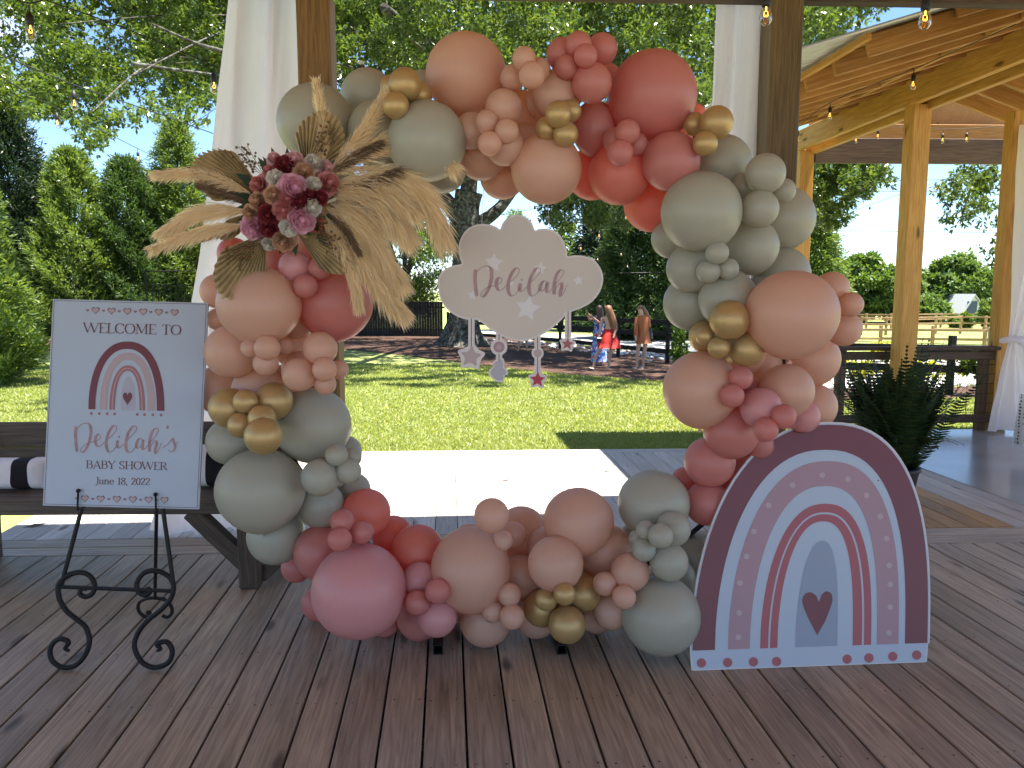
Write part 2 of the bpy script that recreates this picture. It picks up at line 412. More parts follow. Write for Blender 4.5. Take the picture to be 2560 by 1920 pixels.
def box_vf(d, bev=0.0):
    x, y, z = d[0] / 2, d[1] / 2, d[2] / 2
    if bev <= 0:
        V = [(sx * x, sy * y, sz * z) for sx in (-1, 1) for sy in (-1, 1) for sz in (-1, 1)]
        return V, [[0, 1, 3, 2], [4, 6, 7, 5], [0, 4, 5, 1], [2, 3, 7, 6], [0, 2, 6, 4], [1, 5, 7, 3]]
    bm = bmesh.new(); bmesh.ops.create_cube(bm, size=1)
    for v in bm.verts: v.co = Vector((v.co.x * d[0], v.co.y * d[1], v.co.z * d[2]))
    bmesh.ops.bevel(bm, geom=bm.edges[:], offset=bev, segments=1, affect='EDGES')
    bm.verts.index_update()
    V = [tuple(v.co) for v in bm.verts]; Fc = [[v.index for v in f.verts] for f in bm.faces]; bm.free()
    return V, Fc
def tube_vf(pts, r, n=8, cap=True):
    pts = [Vector(p) for p in pts]
    rs = r if isinstance(r, (list, tuple)) else [r] * len(pts)
    V, Fc = [], []
    prev = None
    for i, p in enumerate(pts):
        t = (pts[min(i + 1, len(pts) - 1)] - pts[max(i - 1, 0)])
        t = t.normalized() if t.length > 1e-9 else Vector((0, 0, 1))
        if prev is None:
            a = Vector((0, 0, 1)) if abs(t.z) < 0.9 else Vector((1, 0, 0))
            u = t.cross(a).normalized()
        else:
            u = (prev - t * prev.dot(t)); u = u.normalized() if u.length > 1e-6 else t.orthogonal().normalized()
        prev = u; w = t.cross(u)
        for k in range(n):
            a = 2 * PI * k / n; V.append(p + (u * math.cos(a) + w * math.sin(a)) * rs[i])
    for i in range(len(pts) - 1):
        for k in range(n):
            Fc.append([i * n + k, i * n + (k + 1) % n, (i + 1) * n + (k + 1) % n, (i + 1) * n + k])
    if cap: Fc.append(list(range(n))[::-1]); Fc.append([(len(pts) - 1) * n + k for k in range(n)])
    return V, Fc
def catmull(pts, sub=8, closed=False):
    P = [Vector(p) for p in pts]; out = []
    n = len(P)
    rngi = range(n if closed else n - 1)
    for i in rngi:
        if closed: p0, p1, p2, p3 = P[(i - 1) % n], P[i], P[(i + 1) % n], P[(i + 2) % n]
        else: p0, p1, p2, p3 = P[max(i - 1, 0)], P[i], P[i + 1], P[min(i + 2, n - 1)]
        for k in range(sub):
            t = k / sub
            out.append(0.5 * ((2 * p1) + (p2 - p0) * t + (2 * p0 - 5 * p1 + 4 * p2 - p3) * t * t + (3 * p1 - p0 - 3 * p2 + p3) * t ** 3))
    if not closed: out.append(P[-1])
    return out
def slab(poly, n, th):
    """flat outline (3-D points in one plane) given a thickness th along -n"""
    k = len(poly); V = [Vector(p) for p in poly] + [Vector(p) - n * th for p in poly]
    Fc = [list(range(k)), list(range(k, 2 * k))[::-1]] + [[i, i + k, (i + 1) % k + k, (i + 1) % k] for i in range(k)]
    return V, Fc
def np_mesh(name, A, m, parent=None, loc=(0, 0, 0)):
    """A: (N,k,3) loose k-gons as one mesh"""
    N, k = A.shape[0], A.shape[1]
    me = bpy.data.meshes.new(name)
    me.vertices.add(N * k); me.vertices.foreach_set('co', (A - np.array(loc)).astype(np.float32).ravel())
    me.loops.add(N * k); me.loops.foreach_set('vertex_index', np.arange(N * k, dtype=np.int32))
    me.polygons.add(N); me.polygons.foreach_set('loop_start', np.arange(0, N * k, k, dtype=np.int32))
    me.polygons.foreach_set('loop_total', np.full(N, k, dtype=np.int32))
    me.materials.append(MATS[m]); me.update(calc_edges=True)
    return mk(name, me, parent, loc)
def unit(A): return A / np.maximum(np.linalg.norm(A, axis=-1, keepdims=True), 1e-9)
def leaves(C, D, L, W, up=None):
    """C centres (N,3), D directions, L lengths, W widths -> (N,4,3) rhombic leaves, slightly folded by position"""
    D = unit(D)
    N = len(C)
    r = rng.normal(size=(N, 3)) if up is None else up + rng.normal(size=(N, 3)) * 0.5
    S = unit(np.cross(D, r))
    L = np.broadcast_to(L, (N,))[:, None]; W = np.broadcast_to(W, (N,))[:, None]
    return np.stack([C, C + D * L * 0.5 + S * W * 0.5, C + D * L, C + D * L * 0.5 - S * W * 0.5], axis=1)
# ================================================================== GROUND
def ground_sheet():
    xs = [-400, -150, -60, -30] + list(np.arange(-20, 21, 2.0)) + [30, 60, 150, 400]
    ys = [-200, -60, -20, -5, 2, 6] + list(np.arange(7.5, 30, 1.5)) + [36, 45, 60, 80, 120, 200, 500, 1500]
    V = [(x, y, gz(x, y)) for y in ys for x in xs]; nx = len(xs)
    Fc = [[j * nx + i, j * nx + i + 1, (j + 1) * nx + i + 1, (j + 1) * nx + i] for j in range(len(ys) - 1) for i in range(nx - 1)]
    o = mk('lawn', mesh('lawn', V, Fc, 'lawn', True)); tag(o, kind='structure')
ground_sheet()
def strip(name, near, far, m, dz, nu=24, nv=8, kind='structure', rag=0.0):
    """sheet lying on the ground between two polylines given as pixels on the ground"""
    A = [ong(*p) for p in near]; B = [ong(*p) for p in far]
    def samp(P, t):
        x = t * (len(P) - 1); i = min(int(x), len(P) - 2); return P[i].lerp(P[i + 1], x - i)
    V = []
    for j in range(nv + 1):
        for i in range(nu + 1):
            p = samp(A, i / nu).lerp(samp(B, i / nu), j / nv)
            if rag and j in (0, nv): p += Vector((random.uniform(-1, 1), random.uniform(-1, 1), 0)) * rag
            V.append((p.x, p.y, gz(p.x, p.y) + dz))
    n = nu + 1
    Fc = [[j * n + i, j * n + i + 1, (j + 1) * n + i + 1, (j + 1) * n + i] for j in range(nv) for i in range(nu)]
    return tag(mk(name, mesh(name, V, Fc, m, True)), kind=kind)
# mulch beds under the trees
strip('mulch_bed', [(-260, 915), (60, 898), (160, 868), (420, 858), (640, 862), (840, 872), (1000, 888), (1150, 906), (1300, 926), (1450, 940), (1660, 956), (1800, 968)],
      [(-260, 828), (60, 826), (160, 824), (420, 822), (640, 820), (840, 826), (1000, 826), (1150, 830), (1300, 848), (1450, 864), (1660, 884), (1800, 900)], 'mulch', 0.012, 60, 10, rag=0.12)
strip('mulch_bed', [(2000, 1004), (2200, 1000), (2500, 996), (2800, 992)], [(2000, 974), (2200, 970), (2500, 966), (2800, 962)], 'mulch', 0.012, 30, 4, rag=0.08)
strip('gravel_road', [(1130, 828), (1300, 846), (1450, 862), (1660, 882), (1800, 898), (2000, 960), (2200, 966), (2500, 962), (2900, 956)],
      [(1130, 822), (1300, 830), (1450, 838), (1660, 848), (1800, 858), (2000, 890), (2200, 900), (2500, 902), (2900, 904)], 'gravel_road', 0.008, 60, 6)
strip('field', [(1500, 812), (2000, 850), (2400, 862), (2900, 868)], [(1500, 790), (2000, 796), (2400, 798), (2900, 800)], 'far_grass', 0.03, 30, 6)
o = mk('bounce_ground', mesh('bounce_ground', [(-60, -70, -.274), (60, -70, -.274), (60, -2.6, -.274), (-60, -2.6, -.274)], [[0, 1, 2, 3]], 'bounce_tan')); tag(o, kind='structure')  # unseen sheet behind the camera, added to bounce warm light forward
# river stones along the drive
def stones():
    base = []
    bm = bmesh.new(); bmesh.ops.create_icosphere(bm, subdivisions=1, radius=1)
    V0 = [v.co.copy() for v in bm.verts]; F0 = [[v.index for v in f.verts] for f in bm.faces]; bm.free()
    mb = MB()
    for i in range(520):
        t = random.random()
        if i % 3: p = ong(lerp(1960, 2560, t), lerp(968, 960, t) + random.gauss(0, 4))
        else: p = ong(lerp(1180, 1760, t), lerp(842, 904, t) + random.gauss(0, 5))
        s = random.uniform(.05, .12); rz = Matrix.Rotation(random.uniform(0, 6), 3, 'Z')
        mb.add([p + rz @ Vector((v.x * s * 1.3, v.y * s, v.z * s * .6)) + Vector((0, 0, .03)) for v in V0], F0)
    tag(mb.build('river_stones', 'river_stone', None, True), kind='stuff')
stones()
# short mown grass blades on the part of the lawn that shows
def blades():
    N = 330000
    y = 7.2 + 15 * rng.random(N) ** 1.7
    x = (rng.random(N) - 0.5) * 2 * (0.70 * y + 0.6)
    # not in the mulch bed
    py = np.array([960 - 0] * N, dtype=float)
    keep = np.ones(N, bool)
    near = [(-260, 915), (60, 898), (160, 868), (420, 858), (640, 862), (840, 872), (1000, 888), (1150, 906), (1300, 926), (1450, 940), (1660, 956), (1800, 968), (2000, 1004), (2900, 992)]
    nx = np.array([ong(*p).x for p in near]); ny = np.array([ong(*p).y for p in near])
    order = np.argsort(nx); keep &= y < np.interp(x, nx[order], ny[order]) + 0.1
    keep &= ~((x > 3.4) & (y < 8.4))
    x, y = x[keep], y[keep]; N = len(x)
    z = np.array([gz(a, b) for a, b in zip(x, y)])
    h = (0.022 + 0.02 * rng.random(N)) * (1 + 0.02 * y)
    w = 0.004 + 0.0007 * y
    a = rng.random(N) * 2 * PI
    C = np.stack([x, y, z], 1)
    s = np.stack([np.cos(a), np.sin(a), 0 * a], 1) * w[:, None]
    tip = np.stack([rng.normal(0, .028, N), rng.normal(0, .028, N), h], 1)
    A = np.stack([C - s, C + s, C + tip], 1)
    tag(np_mesh('grass', A, 'grass_blade'), kind='stuff')
blades()

# ================================================================== DECK
PHI = math.atan(160 / 1925)              # boards run a little to the left
BETA = R(2.5)                            # border boards, posts and eaves
E1, E2 = Vector((math.cos(BETA), math.sin(BETA), 0)), Vector((-math.sin(PHI), math.cos(PHI), 0))
B1 = E1; B2 = Vector((-math.sin(BETA), math.cos(BETA), 0))
def border_y(x, y0): return y0 + x * math.tan(BETA)
deck = thing('deck', (0, 3, 0), None, None, kind='structure')
PW, GAP, TH = 0.139, 0.0075, 0.03
def plank_mesh(name, L, m, w=PW, th=TH, axis='Y'):
    d = (w, L, th) if axis == 'Y' else (L, w, th)
    V, Fc = box_vf(d, 0.004)
    return mesh(name, V, Fc, m)
main_me = plank_mesh('plank', 7.0, 'deck_wood')
pitch = (PW + GAP) / math.cos(PHI)
k0 = -44
for k in range(k0, 42):
    # centre line: starts at x on the border line
    xb = 0.055 + k * pitch                     # where the board meets the border
    yb = border_y(xb, 4.372)
    c = Vector((xb, yb, -TH / 2)) - E2 * 3.5
    o = mk('plank', main_me, deck, c); o.rotation_euler = (random.uniform(-.0004, .0004), random.uniform(-.006, .006), PHI)
# border boards laid across
bord_me = plank_mesh('border_plank', 5.4, 'deck_wood_x', axis='X')
for r in range(2):
    for s in (-1.5, -.5, .5, 1.5):
        xc = s * 5.41 - 0.6 + r * 1.3
        c = Vector((xc, border_y(xc, 4.372 + .078 + r * .1465), -TH / 2 + .0006 * r))
        o = mk('border_plank', bord_me, deck, c); o.rotation_euler.z = BETA
# outer landing in the sun
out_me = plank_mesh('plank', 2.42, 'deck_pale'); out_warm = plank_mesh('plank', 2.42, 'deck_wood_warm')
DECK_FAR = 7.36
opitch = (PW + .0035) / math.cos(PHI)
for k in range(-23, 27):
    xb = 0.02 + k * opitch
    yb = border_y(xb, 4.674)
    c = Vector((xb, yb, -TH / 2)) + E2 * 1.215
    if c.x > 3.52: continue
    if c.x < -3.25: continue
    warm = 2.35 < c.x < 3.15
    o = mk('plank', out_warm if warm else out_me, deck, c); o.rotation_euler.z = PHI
far_me = plank_mesh('border_plank', 6.8, 'deck_pale_x', axis='X')
o = mk('border_plank', far_me, deck, (0.1, border_y(0.1, 7.175), -TH / 2)); o.rotation_euler.z = BETA
# joists and skirt below
mb = MB()
for y in np.arange(-2.4, 4.6, 0.406):
    mb.box((0, border_y(0, y), -.14), (13, .04, .2), BETA)
for y in np.arange(4.9, 7.1, 0.406):
    mb.box((0.05, border_y(0.05, y), -.14), (6.5, .04, .2), BETA)
mb.build('joist', 'bench_wood', deck)
MB().box((0.1, border_y(.1, 7.24), -.15), (6.8, .03, .24), BETA).build('fascia', 'deck_wood_x', deck)
# nail heads in rows over the joists
def nails():
    mb = MB()
    for y0 in np.arange(0.68, 4.3, 0.406):
        for k in range(-34, 34):
            for e in (-.045, .045):
                xb = 0.055 + k * pitch + e
                base = Vector((xb, border_y(xb, 4.372), 0))
                t = (base.y - (y0 + xb * math.tan(BETA))) / math.cos(PHI)
                p = base - E2 * t + Vector((random.gauss(0, .006), random.gauss(0, .012), .0012))
                if abs(p.x) > 2.8 or p.y < 1.6: continue
                r = random.uniform(.0028, .0048); n = 6
                mb.add([p + Vector((r * math.cos(a * PI / 3), r * math.sin(a * PI / 3), 0)) for a in range(n)], [list(range(n))])
    tag(mb.build('nail_heads', 'nail_steel', deck), kind='stuff')
    for k, (px, py, L, a) in enumerate(((1262, 1201, .05, .3), (1309, 1194, .03, .1), (1486, 1167, .035, .2), (1516, 1178, .035, -.3), (1461, 1131, .03, .1), (85, 1314, .08, .4))):
        p = onz(px, py, .006); d = Vector((math.cos(a), math.sin(a), .1)); s_ = Vector((-d.y, d.x, .2)); MB().add([p - d * L, p + s_ * L * .35, p + d * L, p - s_ * L * .35], [[0, 1, 2, 3]]).build('fallen_leaf', 'bench_wood', deck)
nails()
# concrete pad on the right
cp = MB(); x0 = 3.60
pts = [Vector((x0 + .06, border_y(x0, 4.70), 0)), Vector((14, border_y(14, 4.70), 0)), Vector((14, 8.6, 0)), Vector((x0 - .27, 8.32, 0))]
cp.add(*slab(pts, Vector((0, 0, 1)), 0.3))
tag(cp.build('concrete_floor', 'concrete'), kind='structure')

# ================================================================== PAVILION WE STAND IN
pav = thing('pavilion', (0.3, 4.6, 0), 'open timber pavilion around the balloon hoop, with square posts and header beam overhead', 'pavilion')
def member(name, a, b, w, h, m, parent, roll=0.0, bev=0.006):
    """straight timber from a to b; w across, h deep; its mesh is local so that the grain runs along it"""
    a, b = Vector(a), Vector(b); d = b - a; L = d.length; d.normalize()
    ax = AXIS.get(m, 1)
    if abs(d.z) > .95: side = Vector((math.cos(BETA), math.sin(BETA), 0))
    else: side = d.cross(Vector((0, 0, 1))).normalized()
    upv = side.cross(d).normalized()
    if roll: side, upv = (Matrix.Rotation(roll, 3, d) @ side), (Matrix.Rotation(roll, 3, d) @ upv)
    if ax == 2: dims = (w, h, L); M = Matrix((side, -upv if False else d.cross(side), d)).transposed()
    elif ax == 1: dims = (w, L, h); M = Matrix((side, d, side.cross(d))).transposed()
    else: dims = (L, w, h); M = Matrix((d, -side, d.cross(-side))).transposed()
    V, Fc = box_vf(dims, bev)
    o = mk(name, mesh(name, V, Fc, m), parent, (a + b) / 2)
    o.rotation_mode = 'QUATERNION'; o.rotation_quaternion = M.to_quaternion()
    return o
PY = 4.60
for px_ in (792, 1952):
    p = at(px_, 100, PY); y = border_y(p.x, PY)
    p = at(px_ , 100, y)
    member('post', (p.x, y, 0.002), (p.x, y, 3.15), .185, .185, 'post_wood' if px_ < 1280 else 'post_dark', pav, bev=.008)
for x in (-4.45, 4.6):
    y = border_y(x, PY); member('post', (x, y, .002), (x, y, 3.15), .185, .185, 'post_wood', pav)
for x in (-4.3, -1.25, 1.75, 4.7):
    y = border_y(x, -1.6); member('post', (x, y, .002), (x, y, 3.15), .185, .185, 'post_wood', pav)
member('beam', (-5.2, border_y(-5.2, PY), 3.30), (5.4, border_y(5.4, PY), 3.30), .09, .29, 'rail_wood_x', pav)
member('beam', (-5.2, border_y(-5.2, -1.6), 3.30), (5.4, border_y(5.4, -1.6), 3.30), .09, .29, 'rail_wood_x', pav)
for x in (-4.3, -1.25, 1.75, 4.7):
    member('beam', (x, border_y(x, -1.5), 3.56), (x, border_y(x, 4.75), 3.56), .07, .2, 'pine_y', pav)
for k in range(12):
    x = -5.1 + k * .95
    if k % 3: member('rafter', (x, border_y(x, -1.9), 3.53), (x, border_y(x, 4.80), 3.53), .045, .15, 'pine_y', pav)
rf = MB()
rf.box((0.1, border_y(.1, 1.45), 3.70), (11.0, 6.76, .05), R(4.2))
rf.build('roof', 'pine_y', pav)
MB().box((0.1, border_y(.1, 1.45), 3.745), (11.1, 6.84, .03), R(4.2)).build('roof_sheet', 'roof_metal', pav)

V = [Vector((1.5, 4.7, 3.78)), Vector((5.2, 4.86, 4.55)), Vector((5.2, 5.60, 4.55)), Vector((1.5, 5.42, 3.78))]
n_ = (V[1] - V[0]).cross(V[2] - V[1]).normalized()
MB().add(*slab(V, n_, .02)).build('sun_gap_blocker', 'roof_metal', pav)  # unseen panel added to block the sun strip between the two roofs

# ================================================================== THE NEXT PAVILION (right)
np_ = thing('neighbouring_pavilion', (3.2, 6.2, 0), 'yellow pine pavilion beyond the fern with sloping metal roof and exposed joists', 'pavilion')
X0 = 4.80
def on_line(Y, x0=X0): return Vector((x0 - math.tan(PHI) * Y, Y, 0))
P1, P2 = on_line(8.1), on_line(10.6)
P3 = Vector((at(2512, 700, 8.36).x, 8.36, 0)); P4 = Vector((9.4, 10.8, 0))
for q, w_ in ((P1, .185), (P2, .185), (P3, .16), (P4, .185)):
    z0 = .002 if q.y < 8.4 else gz(q.x, q.y)
    member('post', q + Vector((0, 0, z0)), q + Vector((0, 0, 3.38)), w_, w_, 'pine_z', np_)
# doubled carrying beam along the post row
for s in (-.08, .08):
    a = on_line(5.15, X0 + s); b = on_line(10.75, X0 + s)
    member('beam', a + Vector((0, 0, 3.505)), b + Vector((0, 0, 3.505)), .075, .26 if s < 0 else .36, 'pine_y', np_)
member('beam', P2 + Vector((.12, .0, 3.38)), P4 + Vector((0, 0, 3.38)), .10, .32, 'rail_wood_x', np_)
member('beam', P2 + Vector((.12, .0, 3.63)), P4 + Vector((0, 0, 3.63)), .06, .2, 'roof_board', np_)
# rafters rising to the right from the eave, one every 46 cm
SL, XE, ZT = .29, 2.84, 3.07
def roof_pt(x, Y, dz=0.0):
    """x counted from the boards' vanishing direction, dz above the rafters' underside"""
    return Vector((x - math.tan(PHI) * Y, Y, ZT + (x - XE) * SL + dz))
YN, YF = 5.33, 9.75
for i in range(10):
    Y = 5.42 + .455 * i
    member('rafter', roof_pt(XE, Y, .07), roof_pt(7.2, Y, .07), .04, .14, 'pine_x', np_)
member('eave_strip', roof_pt(XE - .024, YN + .02, .125), roof_pt(XE - .024, YF, .125), .04, .05, 'pine_y', np_)
for i in range(9):                                      # blocking between the rafters over the beam
    Y = 5.42 + .455 * i + .2275
    for x in (X0 - .62 + .05 * (i % 2),):
        o = member('blocking', roof_pt(x, Y - .2, .06), roof_pt(x, Y + .2, .06), .035, .11, 'pine_y', np_)
V = [roof_pt(XE + .12, YN + .12), roof_pt(7.25, YN + .12), roof_pt(7.25, YF), roof_pt(XE + .12, YF)]
nrm = (V[1] - V[0]).cross(V[2] - V[1]).normalized()
MB().add(*slab([v + nrm * .155 for v in V], nrm, .015)).build('roof_deck', 'roof_board', np_)
rb = MB()                                               # ribbed metal sheets on top, running past the rafter tails
V2 = [roof_pt(XE - .6, YN), roof_pt(7.3, YN), roof_pt(7.3, YF + .05), roof_pt(XE - .6, YF + .05)]
rb.add(*slab([v + nrm * .166 for v in V2], nrm, .008))
for i in range(20):
    t = i / 19; a = V2[0].lerp(V2[3], t); b = V2[1].lerp(V2[2], t)
    rb.tube([a + nrm * .164, b + nrm * .164], .012, 5)
rb.build('roof_sheet', 'roof_metal', np_)
member('rake_trim', roof_pt(XE + .55, YN + .03, .11), roof_pt(7.2, YN + .03, .11), .025, .07, 'pine_x', np_)
# second roof wing behind, its rafters falling to the right
for k, (a, b, Y) in enumerate((((2340, 217), (2720, 368), 9.6), ((2400, 193), (2780, 352), 9.0), ((2470, 170), (2860, 333), 8.4))):
    member('rafter', at(*a, Y), at(*b, Y), .045, .17, 'pine_x', np_)
V3 = [at(2250, 150, 10.2), at(2900, 400, 10.2), at(3050, 330, 7.6), at(2420, 90, 7.6)]
n3 = (V3[1] - V3[0]).cross(V3[2] - V3[1]).normalized()
if n3.z < 0: V3 = V3[::-1]; n3 = -n3
MB().add(*slab([v + n3 * .03 for v in V3], n3, .02)).build('roof_deck', 'roof_board', np_)
V4 = [P2 + Vector((.1, .15, 3.62)), P4 + Vector((0, .15, 3.62)), Vector((P4.x, P4.y + .13, 4.6)), Vector((P2.x + .1, P2.y + .13, 4.6))]
MB().add(*slab(V4, Vector((0, -1, 0)), .02)).build('gable_boarding', 'roof_board', np_)

# railing with wire panel between the posts
rail = thing('railing', (4.2, 8.3, 0), 'dark wooden railing with wire mesh panel behind the fern', 'railing')
ra, rb_ = Vector((3.1, 8.24, 0)), Vector((P3.x - .05, 8.32, 0))
member('top_rail', ra + Vector((0, 0, .90)), rb_ + Vector((0, 0, .90)), .14, .04, 'rail_wood_x', rail)
member('rail', ra + Vector((0, .0, .82)), rb_ + Vector((0, 0, .82)), .04, .09, 'rail_wood_x', rail)
member('rail', ra + Vector((0, 0, .13)), rb_ + Vector((0, 0, .13)), .04, .09, 'rail_wood_x', rail)
member('rail_post', rb_ + Vector((-.12, .03, 0)), rb_ + Vector((-.12, .03, .88)), .09, .09, 'rail_wood_z', rail)
member('rail_post', ra + Vector((.45, .05, 0)), ra + Vector((.45, .05, .88)), .09, .09, 'rail_wood_z', rail)
wm = MB()
for i in range(21):
    p = ra.lerp(rb_, i / 20) + Vector((0, -.03, 0)); wm.tube([p + Vector((0, 0, .17)), p + Vector((0, 0, .78))], .0028, 4)
for j in range(6):
    z = .2 + j * .105; wm.tube([ra + Vector((0, -.03, z)), rb_ + Vector((0, -.03, z))], .0028, 4)
tag(wm.build('wire_mesh', 'iron', rail), kind='stuff')

# ================================================================== CURTAINS
def curtain(name, label, rows, Y, folds, amp, seed, tie=None, flat=False):
    """rows: (py, x_left, x_right) pixels at distance Y"""
    rnd = random.Random(seed)
    nu, nv = 90, 60
    ys = [r[0] for r in rows]
    ph = [rnd.uniform(0, 6) for _ in range(4)]
    V = []
    for j in range(nv + 1):
        py = lerp(ys[0], ys[-1], j / nv)
        xl = np.interp(py, ys, [r[1] for r in rows]); xr = np.interp(py, ys, [r[2] for r in rows])
        for i in range(nu + 1):
            u = i / nu
            wv = math.sin(folds * 2 * PI * u + ph[0] + .6 * math.sin(j * .05 + ph[1])) + .22 * math.sin(folds * 4.6 * PI * u + ph[2] + j * .03)
            k = 1.0
            if tie is not None: k = .35 + .65 * min(1, abs(py - tie) / 220)
            p = at(lerp(xl, xr, u), py, Y)
            p.y = (Y if flat else border_y(p.x, Y)) + amp * wv * k + .03 * math.sin(j * .09 + u * 5 + ph[3]) + .004 * math.sin(j * .55 + 3 * math.sin(u * 9 + j * .13)) + .003 * math.sin(u * 60 + j * .3)
            V.append(p)
    n = nu + 1
    Fc = [[j * n + i, j * n + i + 1, (j + 1) * n + i + 1, (j + 1) * n + i] for j in range(nv) for i in range(nu)]
    base = V[nv * n + nu // 2].copy()
    o = mk(name, mesh(name, [v - base for v in V], Fc, 'curtain_cloth', True), None, base)
    return tag(o, label, 'curtain', 'white curtains tied to the posts')
def py_at_z(z, Y):
    a = math.atan((z - EYE) / Y) + PITCH; return 960 - F * math.tan(a)
YC = 4.73
bot = py_at_z(0.02, YC); topc = py_at_z(3.42, YC)
curtain('curtain', 'long white curtain hanging beside the post behind the dried flowers', [(topc, 588, 752), (330, 545, 764), (640, 505, 770), (760, 484, 745), (1000, 462, 690), (bot, 383, 600)], YC, 2.3, .05, 3)
curtain('curtain', 'straight white curtain hanging beside the dark knotty post', [(topc, 1802, 1920), (300, 1786, 1908), (700, 1776, 1890), (bot, 1765, 1880)], YC, 1.8, .035, 8)
YC3 = 8.1
c3 = curtain('curtain', 'white curtain knotted halfway down at the far timber post', [(py_at_z(3.2, YC3), 2556, 2690), (560, 2540, 2690), (700, 2530, 2660), (840, 2518, 2570), (858, 2516, 2566), (900, 2504, 2586), (1000, 2482, 2620), (py_at_z(.03, YC3), 2466, 2650)], YC3, 3.2, .045, 12, 850, True)
tb = MB()
c = at(2538, 850, 8.02)
ring = [c + Vector((.125 * math.cos(a), .10 * math.sin(a) - .01, .012 * math.sin(2 * a))) for a in np.linspace(0, 2 * PI, 17)]
tb.tube(ring, .03, 8)
tb.tube([c + Vector((-.02, -.09, .0)), c + Vector((.02, -.13, -.06)), c + Vector((.05, -.11, -.2))], [.035, .03, .012], 7)
WLOC[c3.name] = Vector(c3.location)
tb.build('tie_band', 'curtain_cloth', c3, True)
# ================================================================== BALLOON HOOP
def balloon_mesh(name, m, nu=36, nv=24):
    V, Fc = [], []
    for j in range(1, nv):
        t = PI * j / nv
        for i in range(nu):
            a = 2 * PI * i / nu
            z = math.cos(t); r = math.sin(t)
            if z < 0: r *= 1 - .10 * z * z; z *= 1.07      # slightly drawn towards the neck
            V.append((r * math.cos(a), r * math.sin(a), z))
    n = len(V); V += [(0, 0, 1), (0, 0, -1.07), ]
    for j in range(nv - 2):
        for i in range(nu):
            Fc.append([j * nu + i, (j + 1) * nu + i, (j + 1) * nu + (i + 1) % nu, j * nu + (i + 1) % nu])
    for i in range(nu):
        Fc.append([n, i, (i + 1) % nu]); Fc.append([n + 1, (nv - 2) * nu + (i + 1) % nu, (nv - 2) * nu + i])
    # knot
    b = len(V)
    for k, (zz, rr) in enumerate(((-1.05, .05), (-1.10, .035), (-1.13, .06), (-1.16, .065))):
        for i in range(8): V.append((rr * math.cos(i * PI / 4), rr * math.sin(i * PI / 4), zz))
    for k in range(3):
        for i in range(8): Fc.append([b + k * 8 + i, b + (k + 1) * 8 + i, b + (k + 1) * 8 + (i + 1) % 8, b + k * 8 + (i + 1) % 8])
    me = mesh(name, V, Fc, m, True); return me
BM = {k: balloon_mesh('balloon_' + k, m) for k, m in BAL.items()}
